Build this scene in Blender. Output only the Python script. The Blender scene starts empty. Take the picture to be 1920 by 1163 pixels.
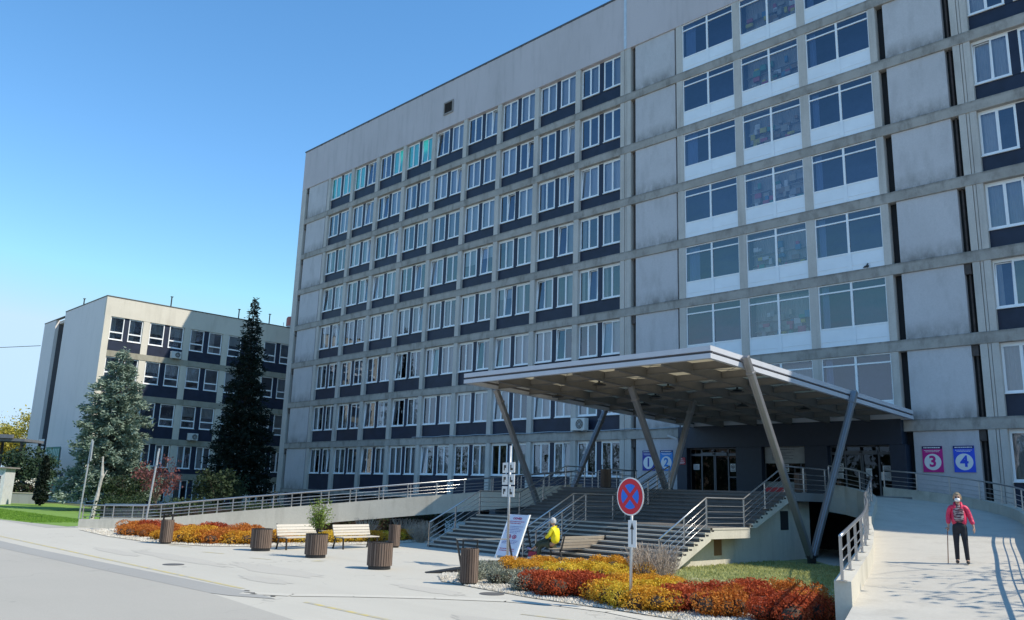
import bpy, bmesh, math, random
from mathutils import Vector, Matrix
random.seed(7)
S = bpy.context.scene
COL = S.collection
R_ = math.radians

# ------------------------------------------------------------------ helpers
class MB:
    """collects boxes, prisms, tubes, quads with material slots, builds ONE mesh object"""
    def __init__(s): s.v=[]; s.f=[]; s.m=[]
    def quad(s,a,b,c,d,m=0):
        n=len(s.v); s.v+= [tuple(a),tuple(b),tuple(c),tuple(d)]; s.f.append((n,n+1,n+2,n+3)); s.m.append(m)
    def tri(s,a,b,c,m=0):
        n=len(s.v); s.v+= [tuple(a),tuple(b),tuple(c)]; s.f.append((n,n+1,n+2)); s.m.append(m)
    def box(s,x0,x1,y0,y1,z0,z1,m=0):
        if x0>x1:x0,x1=x1,x0
        if y0>y1:y0,y1=y1,y0
        if z0>z1:z0,z1=z1,z0
        n=len(s.v)
        s.v+=[(x0,y0,z0),(x1,y0,z0),(x1,y1,z0),(x0,y1,z0),(x0,y0,z1),(x1,y0,z1),(x1,y1,z1),(x0,y1,z1)]
        for f in ((0,3,2,1),(4,5,6,7),(0,1,5,4),(1,2,6,5),(2,3,7,6),(3,0,4,7)):
            s.f.append(tuple(n+i for i in f)); s.m.append(m)
    def hexa(s,p,m=0):
        """p: 8 points, bottom 4 ccw then top 4"""
        n=len(s.v); s.v+=[tuple(q) for q in p]
        for f in ((0,3,2,1),(4,5,6,7),(0,1,5,4),(1,2,6,5),(2,3,7,6),(3,0,4,7)):
            s.f.append(tuple(n+i for i in f)); s.m.append(m)
    def prism(s,poly,axis,a,b,m=0):
        """extrude closed 2D polygon along axis ('x': poly in (y,z); 'z': poly in (x,y); 'y': (x,z))"""
        def P(p,t):
            return (t,p[0],p[1]) if axis=='x' else ((p[0],p[1],t) if axis=='z' else (p[0],t,p[1]))
        n=len(s.v); k=len(poly)
        s.v+=[P(p,a) for p in poly]+[P(p,b) for p in poly]
        s.f.append(tuple(n+i for i in range(k))); s.m.append(m)
        s.f.append(tuple(n+k+i for i in reversed(range(k)))); s.m.append(m)
        for i in range(k):
            j=(i+1)%k; s.f.append((n+i,n+k+i,n+k+j,n+j)); s.m.append(m)
    def tube(s,pts,r,seg=8,m=0,cap=True,r2=None):
        pts=[Vector(p) for p in pts]; n0=len(s.v); N=len(pts)
        up=Vector((0,0,1))
        for i,p in enumerate(pts):
            d=(pts[min(i+1,N-1)]-pts[max(i-1,0)])
            if d.length<1e-9: d=Vector((0,0,1))
            d.normalize()
            a=d.cross(up)
            if a.length<.05: a=d.cross(Vector((1,0,0)))
            a.normalize(); b=a.cross(d).normalized()
            rr=r if r2 is None else r+(r2-r)*i/max(1,N-1)
            if isinstance(r,(list,tuple)): rr=r[i]
            for k in range(seg):
                t=2*math.pi*k/seg
                s.v.append(tuple(p+a*math.cos(t)*rr+b*math.sin(t)*rr))
        for i in range(N-1):
            for k in range(seg):
                k2=(k+1)%seg; A=n0+i*seg
                s.f.append((A+k,A+k2,A+seg+k2,A+seg+k)); s.m.append(m)
        if cap:
            s.f.append(tuple(n0+k for k in reversed(range(seg)))); s.m.append(m)
            s.f.append(tuple(n0+(N-1)*seg+k for k in range(seg))); s.m.append(m)
    def beam(s,p,q,w,h,m=0,side=None):
        """rectangular bar between p and q, width w sideways (horizontal), height h"""
        p=Vector(p); q=Vector(q); d=(q-p).normalized()
        a=Vector(side) if side else d.cross(Vector((0,0,1)))
        if a.length<.01: a=Vector((1,0,0))
        a=(a-d*a.dot(d)).normalized(); b=a.cross(d).normalized()
        A=a*w/2; B=b*h/2
        s.hexa([p-A-B,p+A-B,q+A-B,q-A-B,p-A+B,p+A+B,q+A+B,q-A+B],m)
    def lathe(s,prof,cx,cy,seg=24,m=0,cap=True):
        n0=len(s.v); N=len(prof)
        for (r,z) in prof:
            for k in range(seg):
                t=2*math.pi*k/seg; s.v.append((cx+r*math.cos(t),cy+r*math.sin(t),z))
        for i in range(N-1):
            for k in range(seg):
                k2=(k+1)%seg; A=n0+i*seg
                s.f.append((A+k,A+k2,A+seg+k2,A+seg+k)); s.m.append(m)
        if cap:
            s.f.append(tuple(n0+k for k in reversed(range(seg)))); s.m.append(m)
            s.f.append(tuple(n0+(N-1)*seg+k for k in range(seg))); s.m.append(m)
    def mesh(s,name,mats,smooth=False):
        me=bpy.data.meshes.new(name); me.from_pydata(s.v,[],s.f)
        if not isinstance(mats,(list,tuple)): mats=[mats]
        for mt in mats: me.materials.append(mt)
        me.polygons.foreach_set('material_index',s.m)
        if smooth: me.polygons.foreach_set('use_smooth',[True]*len(s.f))
        me.update(); return me
    def build(s,name,mats,parent=None,smooth=False,fix=False,bevel=0):
        me=s.mesh(name,mats,smooth)
        if fix:
            b=bmesh.new(); b.from_mesh(me); bmesh.ops.recalc_face_normals(b,faces=b.faces); b.to_mesh(me); b.free()
        o=link(name,me,parent)
        if bevel:
            md=o.modifiers.new('bevel','BEVEL'); md.width=bevel; md.segments=2; md.limit_method='ANGLE'
        return o
def link(name,me,parent=None,loc=None):
    o=bpy.data.objects.new(name,me); COL.objects.link(o)
    if parent is not None: o.parent=parent
    if loc is not None: o.location=loc
    return o
def tag(o,label=None,cat=None,group=None,kind=None):
    if label: o['label']=label
    if cat: o['category']=cat
    if group: o['group']=group
    if kind: o['kind']=kind
    return o
def thing(name,label,cat,loc=(0,0,0),rz=0,group=None):
    o=bpy.data.objects.new(name,None); COL.objects.link(o); o.location=loc; o.rotation_euler=(0,0,rz)
    o.empty_display_size=.3
    return tag(o,label,cat,group)
def copy_tree(o,parent=None):
    c=o.copy(); COL.objects.link(c); c.parent=parent
    for ch in [k for k in bpy.data.objects if k.parent==o and k!=c]: copy_tree(ch,c)
    return c
def dup(o,loc,rz=0,label=None,group=None,scale=None):
    c=copy_tree(o); c.location=loc; c.rotation_euler=(0,0,rz)
    if label: c['label']=label
    if group: c['group']=group
    if scale: c.scale=(scale,)*3 if not hasattr(scale,'__len__') else scale
    return c
def struct(o): o['kind']='structure'; return o

# ------------------------------------------------------------------ materials
def newmat(name):
    m=bpy.data.materials.new(name); m.use_nodes=True; nt=m.node_tree; b=nt.nodes['Principled BSDF']; return m,nt,b
def rgb(c): return (c[0],c[1],c[2],1)
def simple(name,c,rough=.6,metal=0,spec=.5,var=.12,vscale=3,bump=0,bscale=40,coord='Object',stretch=(1,1,1)):
    m,nt,b=newmat(name); N=nt.nodes; L=nt.links
    tc=N.new('ShaderNodeTexCoord'); mp=N.new('ShaderNodeMapping'); mp.inputs['Scale'].default_value=stretch
    L.new(tc.outputs[coord],mp.inputs[0])
    nz=N.new('ShaderNodeTexNoise'); nz.inputs['Scale'].default_value=vscale; nz.inputs['Detail'].default_value=6; nz.inputs['Roughness'].default_value=.65
    L.new(mp.outputs[0],nz.inputs[0])
    cr=N.new('ShaderNodeMapRange'); cr.inputs[1].default_value=.3; cr.inputs[2].default_value=.7; cr.inputs[3].default_value=1-var; cr.inputs[4].default_value=1+var
    L.new(nz.outputs[0],cr.inputs[0])
    mx=N.new('ShaderNodeVectorMath'); mx.operation='SCALE'; mx.inputs[0].default_value=c[:3]; L.new(cr.outputs[0],mx.inputs['Scale'])
    L.new(mx.outputs[0],b.inputs['Base Color'])
    b.inputs['Roughness'].default_value=rough; b.inputs['Metallic'].default_value=metal; b.inputs['Specular IOR Level'].default_value=spec
    if bump:
        n2=N.new('ShaderNodeTexNoise'); n2.inputs['Scale'].default_value=bscale; n2.inputs['Detail'].default_value=4; L.new(mp.outputs[0],n2.inputs[0])
        bp=N.new('ShaderNodeBump'); bp.inputs['Strength'].default_value=bump; bp.inputs['Distance'].default_value=.02
        L.new(n2.outputs[0],bp.inputs['Height']); L.new(bp.outputs[0],b.inputs['Normal'])
    return m
def concrete(name,c,dark,stain=.5,scale=.5,streak=.22,rough=.85,grime=None,c2=None):
    """weathered concrete: large patches, vertical rain streaks, fine grain; grime=('bottom'|'top') darkens along generated z"""
    m,nt,b=newmat(name); N=nt.nodes; L=nt.links
    tc=N.new('ShaderNodeTexCoord')
    def noise(sc,stretch,det=6,ro=.65):
        mp=N.new('ShaderNodeMapping'); mp.inputs['Scale'].default_value=stretch; L.new(tc.outputs['Object'],mp.inputs[0])
        n=N.new('ShaderNodeTexNoise'); n.inputs['Scale'].default_value=sc; n.inputs['Detail'].default_value=det; n.inputs['Roughness'].default_value=ro
        L.new(mp.outputs[0],n.inputs[0]); return n.outputs[0]
    def rng(s,a,bb,lo,hi):
        r=N.new('ShaderNodeMapRange'); r.inputs[1].default_value=a; r.inputs[2].default_value=bb; r.inputs[3].default_value=lo; r.inputs[4].default_value=hi; L.new(s,r.inputs[0]); return r.outputs[0]
    def mul(a,bb):
        x=N.new('ShaderNodeMath'); x.operation='MULTIPLY'; x.use_clamp=True
        for i,k in enumerate((a,bb)):
            if isinstance(k,(int,float)): x.inputs[i].default_value=k
            else: L.new(k,x.inputs[i])
        return x.outputs[0]
    def mix(f,a,bb):
        x=N.new('ShaderNodeMix'); x.data_type='RGBA'
        L.new(f,x.inputs[0])
        for i,k in ((6,a),(7,bb)):
            if isinstance(k,tuple): x.inputs[i].default_value=rgb(k)
            else: L.new(k,x.inputs[i])
        return x.outputs[2]
    big=rng(noise(scale,(1,1,1)),.42,.68,0,1)
    st=rng(noise(1.3,(1,1,streak)),.5,.74,0,1)
    fine=rng(noise(14,(1,1,1)),.2,.8,0,1)
    c2=c2 or tuple(k*1.12 for k in c)
    base=mix(fine,tuple(k*.93 for k in c),c2)
    col=mix(mul(big,stain),base,tuple((c[i]+dark[i])*.5 for i in range(3)))
    col=mix(mul(st,stain),col,dark)
    if grime:
        sp=N.new('ShaderNodeSeparateXYZ'); L.new(tc.outputs['Generated'],sp.inputs[0])
        g=rng(sp.outputs[2],0,.28,1,0) if grime=='bottom' else rng(sp.outputs[2],.72,1,0,1)
        gg=mul(g,rng(noise(2.2,(1,1,.5)),.35,.65,.15,.95))
        col=mix(gg,col,dark)
    L.new(col,b.inputs['Base Color']); b.inputs['Roughness'].default_value=rough; b.inputs['Specular IOR Level'].default_value=.3
    bp=N.new('ShaderNodeBump'); bp.inputs['Strength'].default_value=.25; bp.inputs['Distance'].default_value=.01
    L.new(noise(22,(1,1,1)),bp.inputs['Height']); L.new(bp.outputs[0],b.inputs['Normal'])
    return m
def leafmat(name,cols,trans=.25,rough=.6):
    m,nt,b=newmat(name); N=nt.nodes; L=nt.links
    g=N.new('ShaderNodeNewGeometry'); r=N.new('ShaderNodeValToRGB')
    e=r.color_ramp.elements
    while len(e)<len(cols): e.new(.5)
    for i,c in enumerate(cols): e[i].position=i/(len(cols)-1); e[i].color=rgb(c)
    tc=N.new('ShaderNodeTexCoord'); nz=N.new('ShaderNodeTexNoise'); nz.inputs['Scale'].default_value=1.6; nz.inputs['Detail'].default_value=3
    L.new(tc.outputs['Object'],nz.inputs[0])
    mx=N.new('ShaderNodeMath'); mx.operation='MULTIPLY_ADD'; mx.inputs[1].default_value=.55; L.new(g.outputs['Random Per Island'],mx.inputs[0])
    m2=N.new('ShaderNodeMapRange'); m2.inputs[1].default_value=.35; m2.inputs[2].default_value=.65; m2.inputs[3].default_value=0; m2.inputs[4].default_value=.45
    L.new(nz.outputs[0],m2.inputs[0]); L.new(m2.outputs[0],mx.inputs[2]); L.new(mx.outputs[0],r.inputs[0])
    L.new(r.outputs[0],b.inputs['Base Color']); b.inputs['Roughness'].default_value=rough; b.inputs['Specular IOR Level'].default_value=.25
    if trans:
        t=N.new('ShaderNodeBsdfTranslucent'); L.new(r.outputs[0],t.inputs[0]); ms=N.new('ShaderNodeMixShader'); ms.inputs[0].default_value=trans
        L.new(b.outputs[0],ms.inputs[1]); L.new(t.outputs[0],ms.inputs[2]); L.new(ms.outputs[0],N['Material Output'].inputs[0])
    return m
def glassmat(name,tint=(.75,.82,.85),refl=1.6,add=.05,wav=.015):
    m,nt,b=newmat(name); N=nt.nodes; L=nt.links; N.remove(b)
    tr=N.new('ShaderNodeBsdfTransparent'); tr.inputs[0].default_value=rgb(tint)
    gl=N.new('ShaderNodeBsdfGlossy'); gl.inputs['Roughness'].default_value=.02; gl.inputs[0].default_value=(.78,.86,1,1)
    fr=N.new('ShaderNodeFresnel'); fr.inputs[0].default_value=1.5
    mm=N.new('ShaderNodeMath'); mm.operation='MULTIPLY_ADD'; mm.inputs[1].default_value=refl; mm.inputs[2].default_value=add; mm.use_clamp=True
    L.new(fr.outputs[0],mm.inputs[0])
    tc=N.new('ShaderNodeTexCoord'); nz=N.new('ShaderNodeTexNoise'); nz.inputs['Scale'].default_value=.9; L.new(tc.outputs['Object'],nz.inputs[0])
    bp=N.new('ShaderNodeBump'); bp.inputs['Strength'].default_value=.6; bp.inputs['Distance'].default_value=wav; L.new(nz.outputs[0],bp.inputs['Height'])
    L.new(bp.outputs[0],gl.inputs['Normal'])
    ms=N.new('ShaderNodeMixShader'); L.new(mm.outputs[0],ms.inputs[0]); L.new(tr.outputs[0],ms.inputs[1]); L.new(gl.outputs[0],ms.inputs[2])
    L.new(ms.outputs[0],N['Material Output'].inputs[0]); return m
def slatmat(name,c1,c2,scale=3):
    m,nt,b=newmat(name); N=nt.nodes; L=nt.links
    g=N.new('ShaderNodeNewGeometry'); tc=N.new('ShaderNodeTexCoord'); mp=N.new('ShaderNodeMapping'); mp.inputs['Scale'].default_value=(8,8,1.2)
    L.new(tc.outputs['Object'],mp.inputs[0]); nz=N.new('ShaderNodeTexNoise'); nz.inputs['Scale'].default_value=scale; nz.inputs['Detail'].default_value=5; L.new(mp.outputs[0],nz.inputs[0])
    ad=N.new('ShaderNodeMath'); ad.operation='ADD'; L.new(g.outputs['Random Per Island'],ad.inputs[0]); L.new(nz.outputs[0],ad.inputs[1])
    mr=N.new('ShaderNodeMapRange'); mr.inputs[1].default_value=.3; mr.inputs[2].default_value=1.6; L.new(ad.outputs[0],mr.inputs[0])
    x=N.new('ShaderNodeMix'); x.data_type='RGBA'; x.inputs[6].default_value=rgb(c1); x.inputs[7].default_value=rgb(c2); L.new(mr.outputs[0],x.inputs[0])
    L.new(x.outputs[2],b.inputs['Base Color']); b.inputs['Roughness'].default_value=.75; b.inputs['Specular IOR Level'].default_value=.2
    return m

M={}
M['parapet']=concrete('parapet_concrete',(.59,.53,.54),(.36,.33,.325),.45,.16,.12)
M['panel']=concrete('panel_concrete',(.58,.555,.565),(.23,.22,.21),.28,.25,.3,grime='bottom')
M['pilaster']=concrete('pilaster_concrete',(.58,.54,.50),(.26,.24,.22),.5,.35,.1)
M['beam']=concrete('beam_concrete',(.43,.395,.36),(.13,.12,.105),.75,.55,.5,grime='top')
M['darkgap']=simple('recess_dark',(.016,.017,.02),.8)  # near-black: shade of recesses and voids put into the colour
M['navy']=simple('navy_panel',(.020,.028,.056),.45,var=.25,vscale=1.2,spec=.35)
M['white']=simple('white_pvc',(.90,.91,.93),.4,var=.04)
M['whitepanel']=simple('white_panel',(.84,.88,.93),.35,var=.05,vscale=.7)
M['glass']=glassmat('window_glass',(.84,.87,.92),1.8,.08)
M['glasslobby']=glassmat('lobby_window_glass',(.42,.55,.80),1.9,.07)
M['glassdark']=glassmat('entrance_glass',(.45,.5,.52),1.0,.0)
M['interior']=simple('interior_dark',(.12,.125,.16),.9,var=.5,vscale=.35)
M['curtain']=simple('curtain_cloth',(.56,.56,.55),.9,var=.15,vscale=6,stretch=(6,6,.2))
M['curtain2']=simple('grey_blind',(.42,.42,.41),.9,var=.15,vscale=6,stretch=(6,6,.2))
M['teal']=simple('teal_curtain',(.16,.95,.78),.9,var=.12,vscale=6,stretch=(6,6,.2))
M['steel']=simple('painted_steel',(.27,.27,.28),.32,metal=.5,var=.07,vscale=2)
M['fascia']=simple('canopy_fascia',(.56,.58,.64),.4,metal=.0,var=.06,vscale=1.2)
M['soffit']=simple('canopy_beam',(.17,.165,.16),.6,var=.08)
M['rail']=simple('brushed_rail',(.55,.55,.56),.28,metal=.85,var=.06)
M['steps']=concrete('step_concrete',(.155,.146,.142),(.07,.064,.06),.5,.5,.6)  # kept dark for the shaded risers, their shade is in the colour
M['nosingshade']=concrete('step_nosing_shaded',(.15,.145,.145),(.09,.085,.08),.4,.8,.6)  # nosing copy with the shade of the upper flight in its colour
M['nosing']=concrete('step_nosing',(.52,.49,.43),(.30,.28,.24),.4,.8,.6)  # paler nosing, brightened for the sunlit lower flight
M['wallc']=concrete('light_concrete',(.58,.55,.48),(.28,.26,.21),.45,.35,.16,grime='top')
M['terrace']=concrete('terrace_paving',(.20,.20,.20),(.11,.11,.105),.5,.4,1)
M['wing']=concrete('wing_concrete',(.66,.62,.54),(.38,.35,.29),.35,.3,.15)
M['wingside']=concrete('wing_side',(.74,.70,.68),(.58,.55,.53),.35,.12,.2)
M['entry']=simple('entrance_cladding',(.022,.034,.06),.5,var=.1)
M['blackm']=simple('black_metal',(.02,.02,.022),.45,var=.1)
M['alu']=simple('aluminium',(.45,.46,.47),.4,metal=.7,var=.05)
M['doorframe']=simple('door_frame_metal',(.13,.145,.17),.45,metal=.3,var=.05)
M['acwhite']=simple('ac_casing',(.66,.66,.64),.5,var=.06)
M['zinc']=simple('galvanised',(.50,.52,.54),.42,metal=.55,var=.12,vscale=8)
M['slat']=slatmat('bin_slats',(.085,.06,.05),(.21,.155,.125))
M['benchwood']=slatmat('bench_slats',(.40,.36,.31),(.62,.58,.52))  # pale tone includes the sun on the bench fronts
M['bark']=simple('bark',(.10,.075,.055),.9,var=.35,vscale=6,bump=.4)
M['barkdark']=simple('bark_dark',(.035,.028,.022),.9,var=.3,vscale=6)

# ------------------------------------------------------------------ levels of the facade
B=[34.54,30.35,26.33,22.35,18.40,14.36,10.19,6.02]      # undersides of the floor beams
TOP=39.18; BASE=1.65; BT=.60                            # parapet top, slab underside, beam height
PI=4.362; XC=-5.28; XEND=101.7
PIL=[(i*PI,i*PI+.47) for i in range(9)]
P10=(39.26,40.19); P11=(44.12,44.61); P12=(48.52,49.02); P13=(52.92,53.42); P14=(57.22,57.61); PR=(61.50,62.33)
RP=[(62.33+3.89+i*PI,62.33+3.89+.47+i*PI) for i in range(9)]
def rowz(r):                                             # (floor of opening, head of opening)
    lo = B[r+1]+BT if r<7 else 2.02
    return lo,B[r]

hosp=thing('hospital_building','eight storey grey concrete hospital block with ribbon rows of windows','building',(0,0,0))
def hp(mb,name,mats,**k): return mb.build(name,mats,hosp,**k)
# core: sides, back, roof
m=MB()
m.box(XC,XC+.35,.9,18,BASE,TOP-.05); m.box(XEND-.35,XEND,.9,18,BASE,TOP-.05); m.box(XC+.35,XEND-.35,17.6,18,BASE,TOP-.05)
m.box(XC+.35,XEND-.35,.9,17.6,TOP-.6,TOP-.3); m.box(XC+.35,XEND-.35,.9,17.6,BASE,BASE+.3)
hp(m,'shell_wall',M['pilaster'])
m=MB(); m.box(XC+.4,XEND-.4,1.75,1.9,BASE+.35,TOP-.7)
for r in range(8):
    lo,hi=rowz(r); m.box(XC+.4,XEND-.4,.42,1.74,hi+.02,hi+.12); m.box(XC+.4,XEND-.4,.42,1.74,lo-.12,lo-.02)
hp(m,'interior',M['interior'])
m=MB(); m.box(XC,XEND,0,.88,B[0],TOP-.14); hp(m,'parapet',M['parapet'],bevel=.02)
m=MB(); m.box(XC-.05,XEND,-.05,.9,TOP-.14,TOP); m.box(XC-.05,XC+.6,.9,18,TOP-.05,TOP)
for i in range(24): m.box(-2+i*4.4,-1.9+i*4.4,-.09,-.045,TOP-.22,TOP-.08)
hp(m,'roof_flashing',simple('flashing',(.12,.12,.13),.5,metal=.4))
for r in range(1,8):
    for xa,xb in (((XC+.9,XEND),) if r<7 else ((XC+.9,P11[0]),(P14[1],XEND))):
        m=MB(); m.box(xa,xb,0,.5,B[r],B[r]+BT); hp(m,'floor_beam',M['beam'],bevel=.025)
m=MB(); m.box(XC,XC+.9,0,.88,BASE,B[0]); hp(m,'corner_pier',M['pilaster'],bevel=.03)
for xa,xb in ((XC+.9,P11[0]),(P14[1],XEND)):
    m=MB(); m.box(xa,xb,0,.5,BASE,BASE+.37); hp(m,'base_beam',M['beam'],bevel=.02)
for k,(a,b) in enumerate(PIL+[P10,P11,P12,P13,P14,PR]+RP):
    m=MB()
    for r in range(8):
        lo,hi=rowz(r)
        if r==7 and k in (10,11,12,13): continue
        if k==9 or k==14:
            w=(b-a)
            m.box(a,a+w*.40,.035,.44,lo,hi); m.box(a+w*.40+.03,a+w*.58,.06,.44,lo,hi); m.box(a+w*.58+.03,b,.035,.44,lo,hi)
        else: m.box(a,b,.03,.44,lo,hi)
    o=hp(m,'pilaster',M['pilaster'])
    if k in (9,14): o['label']='wide double pilaster with a rust stained joint'
# dark recesses beside the blank panels + the panels
def blank(x0,x1,gl,gr,rows=range(8)):
    for r in rows:
        lo,hi=rowz(r)
        m=MB(); m.box(x0+gl,x1-gr,.10,.44,lo+.0,hi-.0); hp(m,'wall_panel',M['panel'],bevel=.015)
blank(XC+.9,0,.45,.22); blank(40.19,44.12,.38,.16); blank(57.61,61.50,.42,.42)
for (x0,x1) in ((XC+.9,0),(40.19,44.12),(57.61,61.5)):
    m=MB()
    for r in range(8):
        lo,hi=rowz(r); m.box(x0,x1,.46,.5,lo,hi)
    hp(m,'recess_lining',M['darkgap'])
rust=simple('rusty_pipe',(.07,.055,.05),.7,var=.4)
for xx in (XC+1.12,40.38,61.28):
    m=MB()
    for r in range(8):
        lo,hi=rowz(r)
        m.tube([(xx,.3,lo),(xx,.3,hi)],.055,8)
        if xx<0 or r>4: m.box(xx-.17,xx+.12,.12,.4,hi-.55,hi-.02)
    hp(m,'downpipe',rust)
m=MB(); m.box(39.62,39.86,-.03,0.01,B[0]+.05,TOP+.9); hp(m,'expansion_joint_cover',simple('zinc_strip',(.62,.65,.68),.4,metal=.3))
vt=MB(); vt.box(19.0,20.3,-.09,-.02,35.85,35.98); vt.box(19.0,20.3,-.09,-.02,36.95,37.08); vt.box(19,19.12,-.09,-.02,35.98,36.95); vt.box(20.18,20.3,-.09,-.02,35.98,36.95)
vto=hp(vt,'vent',simple('vent_frame',(.30,.27,.25),.7))
m=MB(); m.box(19.12,20.18,-.012,-.004,35.98,36.95,0)
for i in range(9): m.hexa([(19.12,-.07,36.0+i*.106),(20.18,-.07,36.0+i*.106),(20.18,-.02,36.05+i*.106),(19.12,-.02,36.05+i*.106),(19.12,-.07,36.015+i*.106),(20.18,-.07,36.015+i*.106),(20.18,-.02,36.065+i*.106),(19.12,-.02,36.065+i*.106)],0)
m.build('grille',simple('vent_louvre',(.05,.045,.045),.7),vto)

# ---- windows
WH=2.36
def frame_mesh(w,n=2,h=WH,th=.055,mul=.085,tilt=None,bar=None):
    """one double window unit, origin lower left of the opening; n casements; tilt=index of a tilted leaf"""
    m=MB(); m.box(0,w,0,.09,h-th,h); m.box(0,w,-.03,.09,0,th); m.box(0,th,0,.09,th,h-th); m.box(w-th,w,0,.09,th,h-th)
    m.box(-.02,w+.02,-.09,0,-.05,-.005)
    iw=(w-2*th-(n-1)*.03)/n; panes=[]
    for i in range(n):
        x0=th+i*(iw+.03); x1=x0+iw; t=.055
        if i<n-1: m.box(x1,x1+.03,.0,.09,th,h-th)
        top=.16 if tilt==i else 0.0
        y0=.0; z0=th; z1=h-th
        def Y(z): return y0+top*(z-z0)/(z1-z0)
        def bar_(xa,xb,za,zb):
            m.hexa([(xa,Y(za)-.012,za),(xb,Y(za)-.012,za),(xb,Y(za)+.05,za),(xa,Y(za)+.05,za),(xa,Y(zb)-.012,zb),(xb,Y(zb)-.012,zb),(xb,Y(zb)+.05,zb),(xa,Y(zb)+.05,zb)])
        bar_(x0,x1,z0,z0+t); bar_(x0,x1,z1-t,z1); bar_(x0,x0+t,z0+t,z1-t); bar_(x1-t,x1,z0+t,z1-t)
        panes.append((x0+t,x1-t,z0+t,z1-t,Y(z0+t)+.02,Y(z1-t)+.02))
    return m,panes
W1=1.72; DV=.43
frames=[]; panemesh=[]
for k,(ta,tb) in enumerate([(None,None),(0,None),(None,0),(None,1),(1,None)]):
    a,pa=frame_mesh(W1,tilt=ta); b,pb=frame_mesh(W1,tilt=tb)
    off=W1+DV; n=len(a.v)
    a.v+=[(x+off,y,z) for x,y,z in b.v]; a.f+=[tuple(i+n for i in f) for f in b.f]; a.m+=b.m
    g=MB()
    for (x0,x1,z0,z1,ya,yb) in pa+[(p[0]+off,p[1]+off)+p[2:] for p in pb]:
        g.quad((x0,ya,z0),(x1,ya,z0),(x1,yb,z1),(x0,yb,z1))
    frames.append(a.mesh('window_frame',M['white'])); panemesh.append(g.mesh('pane',M['glass']))
def curtain_mesh(spans,mat,h=WH,y=.22,amp=.02,per=.16,drop=None):
    m=MB()
    for (x0,x1,z0) in spans:
        n=max(2,int((x1-x0)/(per/4))); pts=[(x0+(x1-x0)*i/n, y+amp*math.sin(i*math.pi/2)+random.uniform(-.004,.004)) for i in range(n+1)]
        for i in range(n):
            (a,ya),(b,yb)=pts[i],pts[i+1]
            m.quad((a,ya,z0),(b,yb,z0),(b,yb,h-.05),(a,ya,h-.05))
    return m.mesh('curtain',mat)
half=W1/2
sets=[[(0.05,.45,.1),(2.2,2.6,.1)],[(0.05,.8,.1),(2.2,3.8,.1)],[(.05,1.66,.1)],[(.9,1.66,.1),(3.0,3.8,.1)],[(.05,1.66,1.1),(2.2,3.8,1.4)],[(2.2,3.8,.1)],[(.05,.35,.1),(1.35,1.66,.1),(2.2,2.5,.1),(3.5,3.8,.1)],[(.05,1.66,.1),(2.2,3.8,.1)],[(.05,.85,.5)],[(2.2,3.0,.1),(.05,1.66,1.5)]]
curts=[curtain_mesh(s,M['curtain'] if i%3 else M['curtain2']) for i,s in enumerate(sets)]+[curtain_mesh(sets[i],M['curtain2']) for i in (1,3,7,7,5,2)]+[curtain_mesh(sets[i],M['curtain']) for i in (5,7)]
teals=[curtain_mesh(sets[i],M['teal'],y=.10) for i in (7,2,5)]
dv=MB(); dv.box(W1,W1+DV,.0,.12,-.05,WH+.02); divm=dv.mesh('divider_panel',M['navy'])
def window_unit(x0,head,row,col):
    k=random.choice([0,0,0,1,2,3,4]); z=head-.09-WH
    f=link('window',frames[k],hosp,(x0+.01,.28,z))
    link('pane',panemesh[k],f); link('divider_panel',divm,f)
    t=None
    if row==0 and col in (0,3): t=teals[0]
    elif row==0 and col==1: t=teals[1]
    elif row==0 and col==2: t=teals[2]
    elif random.random()<.96: t=random.choice(curts)
    if t:
        c=link('curtain',t,f)
        if row==0 and col<4: c['label']='turquoise curtain'
    return f
bays=[(PIL[i][1],PIL[i+1][0] if i<8 else P10[0]) for i in range(9)]
rb=[(62.33,RP[0][0])]+[(RP[i][1],RP[i+1][0]) for i in range(8)]
for r in range(8):
    lo,hi=rowz(r)
    for c,(a,b) in enumerate(bays+rb[:1]):
        window_unit(a,hi,r,c)
for r in range(8):
    lo,hi=rowz(r); z=hi-.09-WH
    for a,b in bays+rb:
        m=MB(); m.box(a,b,.30,.41,lo,z-.055)
        if a>66: continue
        hp(m,'spandrel_panel',M['navy'])
    for xa,xb in ((0,39.26),(62.33,XEND)):
        m=MB(); m.box(xa,xb,.30,.40,hi-.09,hi); hp(m,'window_head',M['white'] if r>1 else M['parapet'])
# far bays of the right wing (outside the picture): one mesh each
m=MB(); g=MB(); q=MB()
for r in range(8):
    lo,hi=rowz(r); z=hi-.09-WH
    for a,b in rb[1:]:
        q.box(a,b,.20,.30,lo,z-.055); q.box(a+W1,a+W1+DV,.17,.29,z-.05,z+WH)
        for off in (0,W1+DV):
            m.box(a+off,a+off+W1,.17,.26,z,z+.1); m.box(a+off,a+off+W1,.17,.26,z+WH-.1,z+WH)
            for xx in (0,W1/2-.07,W1-.1): m.box(a+off+xx,a+off+xx+.12,.17,.26,z+.1,z+WH-.1)
            g.quad((a+off,.22,z),(a+off+W1,.22,z),(a+off+W1,.22,z+WH),(a+off,.22,z+WH))
tag(hp(m,'window',M['white']),kind='stuff'); hp(g,'window_glazing',M['glass']); tag(hp(q,'spandrel_panel',M['navy']),kind='stuff')
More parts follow.
